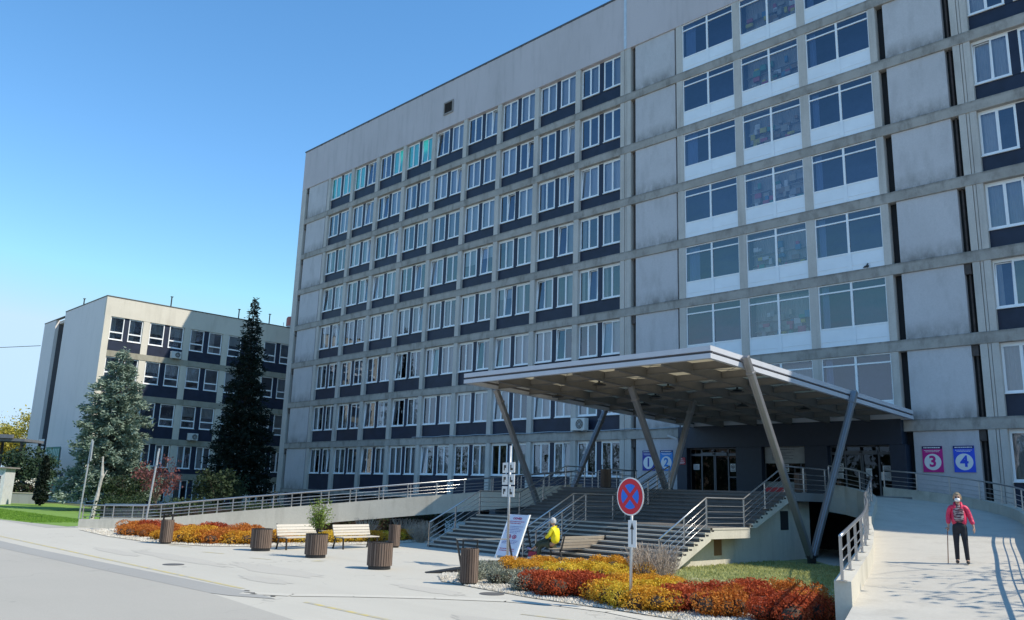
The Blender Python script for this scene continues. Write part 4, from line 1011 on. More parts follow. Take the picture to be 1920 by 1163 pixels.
# hedge behind the ramp railing
def hedge(name,label,pts,w,h,n,s,mat,seed):
    rng=random.Random(seed); m=MB(); P=[Vector((p[0],p[1],0)) for p in pts]
    D=[(b_-a).length for a,b_ in zip(P,P[1:])]; T=sum(D)
    for k in range(n):
        q=rng.uniform(0,T); i=0
        while q>D[i]: q-=D[i]; i+=1
        c=P[i].lerp(P[i+1],q/D[i]); bump=.8+.2*math.sin(c.x*1.7)+.15*math.sin(c.y*2.9)
        c+=Vector((rng.uniform(-w,w),rng.uniform(-w,w),rng.uniform(.05,1)**.6*h*bump)); leafquad(m,c,s*rng.uniform(.6,1.3),rng,0)
    for a,b_ in zip(P,P[1:]): m.beam(a+Vector((0,0,h*.35)),b_+Vector((0,0,h*.35)),w*1.2,h*.7,1)
    return tag(m.build(name,[mat,twig]),label,'hedge')
mhed=leafmat('hedge_leaf',[(.012,.022,.010),(.03,.055,.02),(.07,.10,.035)],.15)
hedge('hedge','dark evergreen hedge showing between the bars of the long ramp railing',[(22.5,-26.2),(27,-23.5),(31,-20),(34.5,-16.5),(37.5,-13.5)],1.0,1.35,14000,.07,mhed,9)

# trees
def conifer(name,label,x,y,H,Rb,mats,seed,levels,per,tuft,s,zfirst=.1,droop=.15,lean=(0,0)):
    rng=random.Random(seed); t=thing(name,label,'tree',(x,y,0),0)
    m=MB(); m.tube([(lean[0]*q,lean[1]*q,H*q) for q in (0,.25,.5,.75,.98)],[.26,.2,.14,.08,.02],8); m.build('trunk',mats[1],t)
    b=MB(); f=MB()
    for L_ in range(levels):
        q=zfirst+(1-zfirst)*(L_/(levels-1))**.95; z=H*q; R=Rb*(1-q)**(.55 if name=='spruce_tree' else .85)+.10
        nb=max(4,int(per*(1-q*.6)))
        for k in range(nb):
            a=2*math.pi*(k/nb)+rng.uniform(-.35,.35)+L_*1.3; Rr=R*rng.uniform(.62,1.15)
            z1=z+rng.uniform(-.2,.2); tip=Vector((math.cos(a)*Rr,math.sin(a)*Rr,z1-Rr*droop+rng.uniform(-.1,.2)))
            o_=Vector((lean[0]*q,lean[1]*q,z1)); mid=o_.lerp(tip+o_-Vector((0,0,z1)),.5)+Vector((0,0,-.05*Rr)); e=o_+Vector((tip.x,tip.y,tip.z-z1))
            b.tube([o_,mid,e],[.035,.022,.006],4,cap=False)
            nt_=max(3,int(tuft*Rr/Rb*1.4))
            for j in range(nt_):
                u=rng.uniform(.12,1)**.75; c=o_.lerp(e,u)+Vector((0,0,-.05*Rr*math.sin(u*3.14)))
                sd=Vector((-math.sin(a),math.cos(a),0))*rng.gauss(0,.17)*Rr*(1.15-u); c=c+sd+Vector((0,0,rng.uniform(-.14,.08)))
                for i2 in range(6):
                    d=Vector((math.cos(a)*rng.uniform(.2,1)+rng.gauss(0,.5),math.sin(a)*rng.uniform(.2,1)+rng.gauss(0,.5),rng.uniform(-.5,.45))).normalized()*s*rng.uniform(.7,1.5)
                    w=d.cross(Vector((rng.gauss(0,1),rng.gauss(0,1),rng.gauss(0,1)))).normalized()*s*.16
                    cc=c+Vector((rng.gauss(0,1),rng.gauss(0,1),rng.gauss(0,1)))*s*.45
                    f.quad(cc-w,cc+d*.5-w*1.4,cc+d,cc+d*.5+w*1.4)
    b.build('branches',mats[1],t); f.build('crown',mats[0],t); return t
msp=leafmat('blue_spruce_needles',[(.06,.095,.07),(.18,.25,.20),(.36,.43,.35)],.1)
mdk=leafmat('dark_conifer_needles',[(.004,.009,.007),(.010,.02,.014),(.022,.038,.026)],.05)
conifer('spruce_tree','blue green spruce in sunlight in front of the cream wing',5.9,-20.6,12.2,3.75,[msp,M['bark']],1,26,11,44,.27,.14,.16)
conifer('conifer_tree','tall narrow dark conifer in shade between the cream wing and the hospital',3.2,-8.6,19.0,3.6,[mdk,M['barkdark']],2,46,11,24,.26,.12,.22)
def column_bush(name,label,x,y,H,R,n,s,mat,seed,trunk=None,cat='tree'):
    rng=random.Random(seed); t=thing(name,label,cat,(x,y,0)); f=MB()
    for k in range(n):
        q=rng.random(); z=H*(.04+.95*q); prof=min(1,(q+.08)*5)*(1-q)**.45 ; a=rng.uniform(0,6.28); rr=R*prof*rng.uniform(.6,1.1)
        leafquad(f,(math.cos(a)*rr,math.sin(a)*rr,z),s*rng.uniform(.6,1.4),rng)
    f.build('crown',mat,t); m=MB(); m.tube([(0,0,0),(0,0,H*.8)],[.1,.03],6); m.build('trunk',M['barkdark'],t); return t
column_bush('cypress','narrow dark columnar cypress on the lawn at far left',-5.0,-22.0,4.2,.62,4200,.10,mdk,3)
def broadleaf(name,label,x,y,H,R,z0,nclump,per,s,mat,bark,seed,limbs=9,flat=.8,cat='tree',tr=.16,spread=1.0):
    rng=random.Random(seed); t=thing(name,label,cat,(x,y,0)); b=MB(); f=MB()
    b.tube([(0,0,0),(.05,.03,z0*.6),(0,0,z0)],[tr,tr*.8,tr*.7],8)
    tips=[]
    for k in range(limbs):
        a=2*math.pi*k/limbs+rng.uniform(-.3,.3); e=Vector((math.cos(a)*R*rng.uniform(.45,.9)*spread,math.sin(a)*R*rng.uniform(.45,.9)*spread,rng.uniform(z0+.25*(H-z0),H*.93))); s0=Vector((0,0,z0*rng.uniform(.6,1)))
        mid=s0.lerp(e,.5)+Vector((0,0,.12*(H-z0))); b.tube([s0,mid,e],[tr*.45,tr*.28,tr*.08],5,cap=False); tips.append((mid,e))
        for j in range(5):
            u=rng.uniform(.3,1); c=mid.lerp(e,u); e2=c+Vector((rng.gauss(0,1),rng.gauss(0,1),rng.uniform(-.1,1))).normalized()*R*.4; b.tube([c,c.lerp(e2,.5)+Vector((0,0,.05*R)),e2],[tr*.12,tr*.08,tr*.03],4,cap=False); tips.append((c,e2))
    for k in range(nclump):
        if rng.random()<.6:
            a_,e_=rng.choice(tips); c=a_.lerp(e_,rng.uniform(.5,1.1))
        else:
            d=Vector((rng.gauss(0,1),rng.gauss(0,1),rng.gauss(0,1)*flat)).normalized(); c=Vector((d.x*R*.85,d.y*R*.85,(z0+H)/2+d.z*(H-z0)*.48))
        cr=R*rng.uniform(.10,.2)
        for j in range(per):
            leafquad(f,c+Vector((rng.gauss(0,1),rng.gauss(0,1),rng.gauss(0,.7)))*cr,s*rng.uniform(.6,1.4),rng)
    b.build('trunk',bark,t); f.build('crown',mat,t); return t
mrl=leafmat('plum_red_leaf',[(.08,.03,.03),(.17,.06,.06),(.26,.11,.10)],.2)
broadleaf('red_leaf_tree','small tree with sparse reddish leaves behind the ramp railing',16.6,-21.2,4.0,1.45,1.3,46,26,.085,mrl,M['bark'],5,cat='tree')
mgd=leafmat('dark_bush_leaf',[(.010,.022,.012),(.03,.05,.022),(.06,.09,.035)],.15)
broadleaf('bush','dark green bush left of the base of the tall conifer',15.2,-16.0,3.4,1.7,.5,80,40,.10,mgd,M['barkdark'],6,cat='bush')
broadleaf('bush','low dark bush below the blue green spruce',10.2,-20.9,2.6,1.6,.4,60,36,.09,mgd,M['barkdark'],16,cat='bush')
mivy=leafmat('ivy_leaf',[(.012,.03,.02),(.03,.06,.035),(.07,.12,.06)],.15)
broadleaf('climber_tree','dark green ivy covered tree at the left corner of the cream wing',-14.2,-20.6,5.0,2.3,.9,130,40,.13,mivy,M['barkdark'],7)
myg=leafmat('spring_yellow_leaf',[(.30,.26,.04),(.48,.42,.07),(.62,.56,.14)],.3)
for i,(x,y,H,R,lab) in enumerate(((-52,-21,11.5,5.5,'yellow green spring tree far left behind the shelter'),(-66,-24,13.5,6.5,'largest pale yellow tree at the left edge behind the shelter'),(-47,-12,9.5,4.5,'small yellow green tree touching the left edge of the cream wing'))):
    broadleaf('yellow_tree',lab,x,y,H,R,3,170,70,.15,myg,M['bark'],80+i)
mbare=leafmat('bud_leaf',[(.20,.17,.10),(.3,.26,.15)],.2)
broadleaf('bare_tree','nearly leafless tree with thin twigs above the yellow trees at far left',-58,-15,14,5,4,40,6,.12,mbare,M['bark'],90,limbs=16)
# trees beside the driveway: out of the picture, they throw the branch shadows on it and show in the glass
broadleaf('budding_tree','budding tree beside the driveway at the right',75.6,-21.6,10.5,3.8,3.2,70,9,.12,mbare,M['bark'],91,limbs=18,tr=.2)
broadleaf('budding_tree','taller budding tree across the road',60,-70,14,5.5,4,150,26,.20,mhed,M['bark'],92,limbs=14,tr=.25)
broadleaf('budding_tree','dense green tree across the road by the car park',82,-66,13,5.5,3,200,30,.22,mgd,M['bark'],93,limbs=12,tr=.25)
rng=random.Random(55); m=MB()
for k in range(9000):
    u=rng.random(); x=-190+u*290; y=-92+14*math.sin(u*9)+rng.gauss(0,3); hh=11+3.5*math.sin(x*.21)+2.5*math.sin(x*.53+1)
    leafquad(m,(x,y,hh*rng.random()**.7),rng.uniform(.5,1.3),rng,0)
tag(m.build('reflection_treeline',[mgd,twig]),'unseen belt of trees added across the road','trees',None,'stuff')  # added unseen, keeps the bright horizon out of the window reflections
for i in range(7):
    broadleaf('reflection_tree',('tree','broad tree','young tree','old tree','leaning tree','tall tree','round tree')[i]+' added across the road for reflections',30+i*13,-84-(i%3)*5,10+i%3*2,5.5,2.2,70,26,.5,mgd,M['bark'],100+i,limbs=8,tr=.3)  # unseen trees added as dark reflections in the glass
m=MB(); m.box(0,46,0,10,0,13); 
hs=thing('apartment_building','pale apartment block across the road','building',(-45,-122,0)); m.build('wall',concrete('block_wall',(.55,.42,.33),(.4,.3,.25),.3),hs)
m=MB()
for i in range(12):
    for j in range(4): m.box(1.4+i*3.7,3.2+i*3.7,10.0,10.03,1.4+j*3,3.0+j*3)
m.build('window',M['navy'],hs)

# ------------------------------------------------------------------ far left kiosk, shelter, low wall
t=thing('kiosk','small white garden kiosk with a latticed window at the far left edge','kiosk',(-9.5,-28.4,0),R_(40))
t.location=(-8.3,-24.6,0); t.rotation_euler=(0,0,R_(58))
m=MB(); m.box(-2.2,.9,-1.2,1.2,0,3.0); 
for i in range(9): m.box(-2.2+i*.36,-2.17+i*.36,-1.225,-1.2,0,3.0)
m.build('wall',simple('kiosk_white',(.62,.64,.68),.6),t)
m=MB(); m.box(-2.5,1.15,-1.5,1.5,3.0,3.12); m.build('roof',simple('kiosk_roof',(.28,.26,.25),.7),t)
m=MB(); m.box(-.25,.65,-1.24,-1.21,1.0,2.4); m.build('window',M['blackm'],t)
m=MB()
for i in range(4): m.box(-.25+i*.3-.015,-.25+i*.3+.015,-1.26,-1.24,1,2.4)
for i in range(5): m.box(-.25,.65,-1.262,-1.241,1+i*.35-.015,1+i*.35+.015)
m.build('lattice',M['white'],t)
t=thing('pergola','dark steel shelter roof on thin posts behind the kiosk','shelter',(-18.0,-22.6,0),R_(50))
m=MB(); m.box(-9,3.2,-2.0,2.0,5.6,5.85); m.box(-9.3,2.2,-2.3,-2,5.85,6.2); m.build('roof',simple('shelter_roof',(.16,.17,.19),.6),t)
for (x,y) in ((-8.5,-1.8),(-4.5,-1.8),(-.6,-1.8),(2.9,-1.8),(-8.5,1.8),(-.6,1.8),(2.9,1.8)):
    m=MB(); m.box(x-.1,x+.1,y-.1,y+.1,0,5.6); m.build('post',M['blackm'],t)
t=thing('low_wall','low pale concrete wall at the edge of the lawn behind the cypress','wall',(0,0,0))
m=MB(); m.beam((-14,-27,.45),(-10,-20.5,.45),.3,.9); m.build('wall_body',concrete('low_wall_c',(.34,.36,.38),(.2,.2,.2),.4),t)
m=MB(); m.beam((-14,-27,.94),(-10,-20.5,.94),.38,.08); m.build('coping',M['nosing'],t)
hedge('hedge','dark hedge bank behind the low wall at far left',[(-15.5,-26.5),(-11.8,-20.5)],.8,2.3,5000,.14,mgd,19)
mfl=leafmat('blossom',[(.6,.58,.5),(.8,.8,.72)],.2)
rng=random.Random(31); m=MB()
for k in range(60):
    u=rng.random(); c=Vector((-13.2+1.6*u,-25+4*u,0))+Vector((rng.gauss(0,.4),rng.gauss(0,.4),rng.uniform(1.2,2.2)))
    for j in range(7): leafquad(m,c+Vector((rng.gauss(0,.1),rng.gauss(0,.1),rng.gauss(0,.08))),.09,rng)
o=tag(m.build('blossom_bush',mfl),'white blossoms on the dark bank beside the kiosk','bush')
t=thing('small_tent','small grey ridge tent on the lawn beside the notice board','tent',(-12.6,-21.4,0),R_(20))
m=MB(); m.prism([(-1.1,0),(0,1.15),(1.1,0)],'y',-.8,.8); m.build('canvas',simple('canvas_grey',(.14,.16,.16),.8),t)
m=MB(); m.box(-.35,.35,-.84,-.81,.08,.5); m.build('panel_sheet',paper,t)
m=MB(); m.tube([(-75,-50,18),(-52,-33,15.8),(-32.4,-16.6,17.3)],.035,5); tag(m.build('overhead_wire',M['blackm']),'thin overhead wire reaching the cream wing from the left','wire')
t=thing('barrier_post','white slanted board end at the very left edge of the lawn','board',(17.6,-30.9,0),R_(35))
m=MB(); m.beam((0,0,0),(.12,.02,.62),.07,.06); m.beam((-.5,0,.52),(.28,.03,.72),.10,.05); m.build('board',M['whitepanel'],t)

# ------------------------------------------------------------------ street furniture
def slatted_drum(name,label,cat,loc,r,h,zb,n,group,hood=True,rz=0,top=False):
    t=thing(name,label,cat,loc,rz,group)
    m=MB()
    for i in range(n):
        a=2*math.pi*i/n; c,s=math.cos(a),math.sin(a); w=math.pi*r/n*.74; th=.022
        def P(rr,tt,z): return (c*rr-s*tt,s*rr+c*tt,z)
        m.hexa([P(r-th,-w,zb),P(r,-w,zb),P(r,w,zb),P(r-th,w,zb),P(r-th,-w,zb+h),P(r,-w,zb+h),P(r,w,zb+h),P(r-th,w,zb+h)])
    m.build('slats',M['slat'],t)
    m=MB(); m.lathe([(r-.04,.0),(r-.04,zb),(r-.03,zb+.02)],0,0,28); m.lathe([(r-.028,zb+.03),(r-.028,zb+h-.03)],0,0,28); m.build('drum',M['blackm'],t)
    if hood:
        m=MB()
        for s in (-1,1): m.box(s*(r-.05)-.02,s*(r-.05)+.02,-.03,.03,zb+h-.05,zb+h+.19)
        m.box(-r+.03,r-.03,-.11,.11,zb+h+.19,zb+h+.215); m.build('handle',M['blackm'],t)
    return t
BG='slatted litter bins'
slatted_drum('litter_bin','slatted brown litter bin in front of the red shrubs at left','bin',(40.75,-30.4,0),.24,.84,.07,22,BG,rz=.6)
slatted_drum('litter_bin','slatted brown litter bin nearest the camera beside the grey shrubs','bin',(57.25,-29.45,0),.235,.84,.08,22,BG,rz=.8)
slatted_drum('litter_bin','slatted brown litter bin right of the pair of pale benches','bin',(45.46,-22.95,0),.24,.84,.07,22,BG,rz=.6)
slatted_drum('litter_bin','slatted brown litter bin at the right end of the bench with the yellow jacket sitter','bin',(53.6,-18.95,0),.25,.84,.07,22,BG,rz=.9)
slatted_drum('litter_bin','dark slatted litter bin on the terrace at the top of the stairs','bin',(47.1,-11.2,2.7),.27,.88,.05,22,BG,rz=.6)
slatted_drum('litter_bin','reddish brown slatted bin at the right end of the terrace','bin',(56.9,-10.2,2.7),.25,.80,.05,22,BG,rz=.6)
t=thing('crate','low red crate beside the bin on the terrace edge','crate',(56.2,-11.9,2.71)); m=MB(); m.box(0,.95,-.18,.2,0,.06); m.box(0,.95,-.18,-.15,.06,.18); m.box(0,.95,.17,.2,.06,.18); m.box(0,.03,-.15,.17,.06,.18); m.box(.92,.95,-.15,.17,.06,.18); m.build('body',simple('crate_red',(.30,.02,.03),.6),t)
PGp='round slatted planters'
soil=simple('soil',(.05,.035,.025),.95,var=.4,vscale=10)
for lab,x,y in (('slatted wooden planter at the left in front of the first pale bench',45.15,-28.75),('slatted wooden planter in the middle with a green bush in it',48.45,-28.5),('slatted wooden planter at the right, nearest of the three',52.7,-28.95)):
    t=slatted_drum('planter',lab,'planter',(x,y,0),.375,.66,.11,30,PGp,hood=False)
    m=MB(); m.lathe([(.35,.74),(.345,.76),(.0,.75)],0,0,28); m.build('soil',soil,t)
    m=MB(); m.lathe([(.345,.765),(.38,.77),(.38,.785),(.345,.785)],0,0,30,cap=False); m.build('rim',M['blackm'],t)
rng=random.Random(44); f=MB(); b_=MB()
for k in range(34):
    a=rng.uniform(0,6.28); r=rng.uniform(.1,.5); e=Vector((math.cos(a)*r,math.sin(a)*r,rng.uniform(.5,1.15))); b_.tube([(0,0,0),e*.5+Vector((0,0,.12)),e],[.012,.008,.003],4,cap=False)
    for j in range(46):
        u=rng.uniform(.3,1.03); leafquad(f,e*u+Vector((rng.gauss(0,.07),rng.gauss(0,.07),rng.gauss(0,.05))),.032,rng)
t=thing('potted_bush','fresh green leafy bush growing in the middle planter','bush',(48.45,-28.5,.79)); b_.build('stems',M['bark'],t); f.build('leaves',leafmat('fresh_leaf',[(.10,.16,.03),(.22,.31,.06),(.36,.45,.12)],.35),t)

BW2=slatmat('brown_bench_wood',(.26,.21,.17),(.44,.38,.31))  # browner bench wood without the sunlit paleness of the pair
def bench(name,label,loc,rz,length,group,mat=None):
    wd=mat or M['benchwood']
    t=thing(name,label,'bench',loc,rz,group)       # local: x along the bench, sitter faces -y, back at +y
    m=MB()
    for k in range(5): m.box(-length/2,length/2,-.26+k*.105,-.26+k*.105+.09,.43,.465)
    m.build('seat',wd,t)
    m=MB()
    for k in range(4):
        z=.50+k*.105; y=.27+k*.032
        m.hexa([(-length/2,y,z),(length/2,y,z),(length/2,y+.028,z-.006),(-length/2,y+.028,z-.006),(-length/2,y+.028,z+.088),(length/2,y+.028,z+.088),(length/2,y+.056,z+.082),(-length/2,y+.056,z+.082)])
    m.build('backrest',wd,t)
    for s in (-1,1):
        m=MB(); x=s*(length/2-.06)
        m.beam((x,-.24,.42),(x,.30,.42),.06,.03); m.beam((x,-.22,0),(x,-.20,.42),.06,.035,side=(1,0,0)); m.beam((x,.36,0),(x,.24,.42),.06,.035,side=(1,0,0)); m.beam((x,.28,.40),(x,.43,.93),.06,.03,side=(1,0,0)); m.build('leg',M['blackm'],t)
    return t
# pale benches face +x
bench('bench','pale slatted bench at the left behind the green planter bush',(44.9,-26.9,0),R_(99),1.95,'pale benches by the ramp')
bench('bench','pale slatted bench at the right next to the litter bin',(45.35,-24.7,0),R_(99),1.95,'pale benches by the ramp')
bench('bench','grey wooden bench seen from behind with a person on its left end',(53.4,-20.75,0),R_(-90),2.4,None,BW2)

# no-stopping sign
t=thing('traffic_sign','round red and blue no stopping sign with an arrow plate on a grey pole','traffic sign',(62.47,-29.54,0),R_(-8))
m=MB(); m.tube([(0,0,0),(.02,.0,1.2),(.055,0,2.72)],.034,12); m.build('pole',M['zinc'],t,smooth=True)
sw=simple('sign_white',(.80,.80,.80),.4,var=.02); sr=simple('sign_red',(.62,.012,.035),.4,var=.03); sb=simple('sign_blue',(.012,.16,.72),.4,var=.03); sk=simple('sign_black',(.02,.02,.02),.5)
zc=2.36; m=MB(); disc(m,.05,-.062,zc,.405,48); disc(m,.05,-.045,zc,.405,48); m.build('disc_face',sw,t)
m=MB(); disc(m,.05,-.064,zc,.378,48); m.build('red_ring',sr,t)
m=MB()
for k in range(4):       # four blue sectors
    a0=k*math.pi/2; hw=.045
    n=14; pts=[]
    R2=.268
    st_=math.asin(hw/R2)
    # sector between diagonal bars (bars at 45deg)
    A=-math.pi/4+a0+st_; Bb=math.pi/4+a0-st_
    pts=[(R2*math.cos(A+(Bb-A)*i/n),R2*math.sin(A+(Bb-A)*i/n)) for i in range(n+1)]
    dq=hw*math.sqrt(2); pts.append((dq*math.cos(a0),dq*math.sin(a0)))
    n0=len(m.v); m.v+=[(.05+p[0],-.067,zc+p[1]) for p in pts]; m.f.append(tuple(range(n0,n0+len(pts)))); m.m.append(0)
m.build('blue_field',sb,t)
m=MB(); m.box(-.02,.22,-.052,-.040,1.30,1.86); m.build('arrow_plate',sw,t)
m=MB(); m.box(.085,.113,-.056,-.0535,1.36,1.70); n0=len(m.v); m.v+=[(.045,-.056,1.67),(.155,-.056,1.67),(.10,-.056,1.82)]; m.f.append((n0,n0+1,n0+2)); m.m.append(0); m.build('arrow',sk,t)
m=MB(); m.box(.0,.10,-.04,.03,2.2,2.24); m.box(.0,.10,-.04,.03,2.5,2.54); m.box(.0,.10,-.04,.03,1.72,1.76); m.build('clamp',M['zinc'],t)
# direction plates pole
t=thing('direction_sign','thin metal pole with three pairs of small white direction plates seen edge on','direction sign',(54.3,-25.15,0),R_(-24))
m=MB(); m.tube([(0,0,0),(.0,0,3.85)],.04,12); m.build('pole',M['zinc'],t,smooth=True)
for i in range(3):
    z=2.22+i*.38
    m=MB(); m.box(-.55,-.06,-.055,-.035,z,z+.33); m.box(.06,.55,-.055,-.035,z,z+.33); m.build('plate',sw,t)
    m=MB(); m.box(-.42,-.34,-.062,-.056,z+.08,z+.25); m.box(-.34,-.22,-.062,-.056,z+.16,z+.25); m.box(.18,.26,-.062,-.056,z+.08,z+.25); m.box(.26,.4,-.062,-.056,z+.08,z+.15); m.build('symbol',sk,t)
t=thing('sign_pole','tall grey pole with an edge-on plate at the left end of the ramp','sign pole',(20.0,-26.75,0),R_(70))
m=MB(); m.tube([(-.15,0,0),(.0,0,4.7)],.05,10); m.build('pole',M['zinc'],t); m=MB(); m.box(.03,.09,-.35,.35,3.4,4.6); m.build('plate',M['zinc'],t)
t=thing('birch_trunk','white birch like trunk beside the pole at the ramp start','trunk',(20.3,-26.3,0),R_(40))
m=MB(); m.tube([(.0,0,0),(.12,.1,1.4),(.25,.1,2.6),(.2,.0,3.7)],[.14,.11,.10,.05],8); m.tube([(.2,.1,2.2),(.4,.3,2.9)],[.04,.02],6)
m.build('trunk',simple('birch_bark',(.5,.48,.45),.8,var=.3,vscale=7),t)
t=thing('sign_pole','grey pole with a small round sign edge-on behind the red shrubs','sign pole',(33.1,-28.1,0),R_(70))
m=MB(); m.tube([(-.12,0,0),(.12,0,3.9)],.045,10); m.build('pole',M['zinc'],t); m=MB(); m.box(.06,.12,-.3,.3,3.1,3.75); m.build('plate',M['zinc'],t)
# leaning steel frame
t=thing('steel_frame','black and grey trapezoid steel frame standing behind the nearest litter bin','frame',(54.6,-27.6,0),0)
t.location=(53.35,-26.3,0); t.rotation_euler=(0,0,R_(76))
m=MB(); m.beam((-.15,0,.86),(1.75,0,.86),.07,.035); m.build('top_bar',M['alu'],t)
m=MB(); m.beam((-.15,0,.85),(.02,-.06,0),.05,.06); m.beam((1.75,0,.85),(1.95,-.06,0),.05,.06); m.build('side_bar',M['blackm'],t)
t=thing('floor_plate','flat dark wedge plate lying on the paving by the nearest litter bin','plate',(54.6,-27.6,0),R_(65)); m=MB(); m.hexa([(-.9,-.15,0),(.6,-.3,0),(.6,.3,0),(-.9,.05,0),(-.9,-.15,.02),(.6,-.3,.2),(.6,.3,.2),(-.9,.05,.03)]); m.build('plate',M['blackm'],t)
t=thing('striped_board','low grey board with black stripes behind the nearest litter bin','board',(54.35,-26.6,0),R_(66)); m=MB(); m.box(-.3,1.2,-.02,.02,.02,.3); m.build('board',M['alu'],t)
m=MB()
for x in (.1,.55): m.box(x,x+.08,-.03,-.021,.02,.3)
m.build('stripe',M['blackm'],t)
# information stand
t=thing('information_stand','white leaning information stand with small red and blue print before the stairs','information stand',(51.7,-22.1,0),R_(-2)); t.scale=(1.15,1.1,.80)
HB=1.95; m=MB()
def LP(x,z,dy=0): return (x,-.55+.62*(z/HB)+dy,z)
m.hexa([LP(-.42,.14),LP(.42,.14),LP(.42,.14,.03),LP(-.42,.14,.03),LP(-.42,HB),LP(.42,HB),LP(.42,HB,.03),LP(-.42,HB,.03)])
m.build('board',simple('stand_white',(.66,.69,.80),.45,var=.03),t)
m=MB(); m.hexa([LP(.42,0,-.012),LP(.49,0,-.012),LP(.49,0,.05),LP(.42,0,.05),LP(.42,HB+.02,-.012),LP(.49,HB+.02,-.012),LP(.49,HB+.02,.05),LP(.42,HB+.02,.05)]); m.hexa([LP(-.46,0,-.012),LP(-.42,0,-.012),LP(-.42,0,.05),LP(-.46,0,.05),LP(-.46,HB,-.012),LP(-.42,HB,-.012),LP(-.42,HB,.05),LP(-.46,HB,.05)]); m.build('frame',M['white'],t)
m=MB(); m.beam((.3,.07,HB*.95),(.3,.45,0),.05,.03); m.beam((-.3,.07,HB*.95),(-.3,.45,0),.05,.03); m.build('strut',M['blackm'],t)
ir=simple('ink_red',(.45,.03,.12),.6); ib=simple('ink_blue',(.12,.10,.35),.6)
tilt=math.atan2(.62,HB)
def onb(z): return -.556+.62*(z/HB)
put_text('COVID',.13,ir,t,(0,onb(1.78)-.004,1.78),rot=(math.pi/2-tilt,0,0),off=.004,name='heading')
rng=random.Random(77); m=MB(); m2=MB()
for z,x0,x1,h,mm in ((1.63,-.34,.36,.03,m),(1.55,-.3,.22,.03,m),(1.42,-.36,.36,.018,m2),(1.35,-.36,.2,.018,m2),(1.28,-.36,.34,.018,m2),(1.21,-.36,.3,.018,m2),(1.14,-.3,.2,.018,m2),(.80,-.3,.33,.018,m2),(.74,-.36,.3,.018,m2),(.68,-.36,.25,.018,m2),(.44,-.36,.3,.03,m),(.36,-.36,.3,.03,m)):
    x=x0
    while x<x1:
        w=rng.uniform(.03,.09); y=onb(z)-.004; y2=onb(z+h)-.004
        mm.quad((x,y,z),(min(x+w,x1),y,z),(min(x+w,x1),y2,z+h),(x,y2,z+h)); x+=w+.018
m.build('red_print',ir,t); m2.build('blue_print',ib,t)
for sx in (-.12,.12):
    m=MB(); n=24
    for i in range(n):
        a=2*math.pi*i/n; b2=2*math.pi*(i+1)/n
        def Q(r,a): z=.98+r*math.sin(a); return (sx+r*math.cos(a),onb(z)-.005,z)
        m.quad(Q(.065,a),Q(.095,a),Q(.095,b2),Q(.065,b2))
    z=.98; m.quad((sx-.03,onb(z-.04)-.006,z-.04),(sx+.05,onb(z-.04)-.006,z-.04),(sx+.03,onb(z+.04)-.006,z+.04),(sx-.02,onb(z+.04)-.006,z+.04)); m.build('pictogram',ir,t)

# ------------------------------------------------------------------ people
def skin_obj(name,joints,edges,radii,mat,parent=None,sub=2,root=0):
    me=bpy.data.meshes.new(name); me.from_pydata([tuple(j) for j in joints],edges,[]); o=bpy.data.objects.new(name,me); COL.objects.link(o)
    md=o.modifiers.new('skin','SKIN'); md.use_smooth_shade=True
    for i,r in enumerate(radii):
        v=me.skin_vertices[0].data[i]; v.radius=(r,r) if not isinstance(r,tuple) else r
    me.skin_vertices[0].data[root].use_root=True
    s=o.modifiers.new('sub','SUBSURF'); s.levels=sub; s.render_levels=sub
    dg=bpy.context.evaluated_depsgraph_get(); m2=bpy.data.meshes.new_from_object(o.evaluated_get(dg)); bpy.data.objects.remove(o)
    m2.materials.clear(); m2.materials.append(mat); m2.name=name
    m2.polygons.foreach_set('use_smooth',[True]*len(m2.polygons))
    return link(name,m2,parent)
SKIN=simple('skin',(.50,.29,.20),.55,var=.06,vscale=12)
def finger_chains(J,E,Rr,wi,w,d,side,curl=.6,s=1.0):
    """five fingers from wrist joint index wi at point w, hand pointing along d, thumb towards side"""
    d=Vector(d).normalized(); sd=Vector(side).normalized(); nm=d.cross(sd).normalized()
    pi=len(J); J.append(Vector(w)+d*.055*s); E.append((wi,pi)); Rr.append((.028*s,.017*s))
    for k,(off,ln) in enumerate(((.027,.070),(.009,.082),(-.009,.076),(-.027,.060))):
        b0=len(J); base=Vector(w)+d*.085*s+sd*off*s
        J+= [base, base+d*ln*.45*s+nm*curl*.012*s, base+d*ln*(.85-.25*curl)*s+nm*curl*.04*s]; Rr+= [.010*s,.009*s,.0075*s]; E+= [(pi,b0),(b0,b0+1),(b0+1,b0+2)]
    b0=len(J); base=Vector(w)+d*.035*s+sd*.035*s; J+=[base,base+d*.035*s+sd*.025*s+nm*.012*s,base+d*.062*s+sd*.022*s+nm*.025*s]; Rr+=[.012*s,.011*s,.009*s]; E+=[(pi,b0),(b0,b0+1),(b0+1,b0+2)]
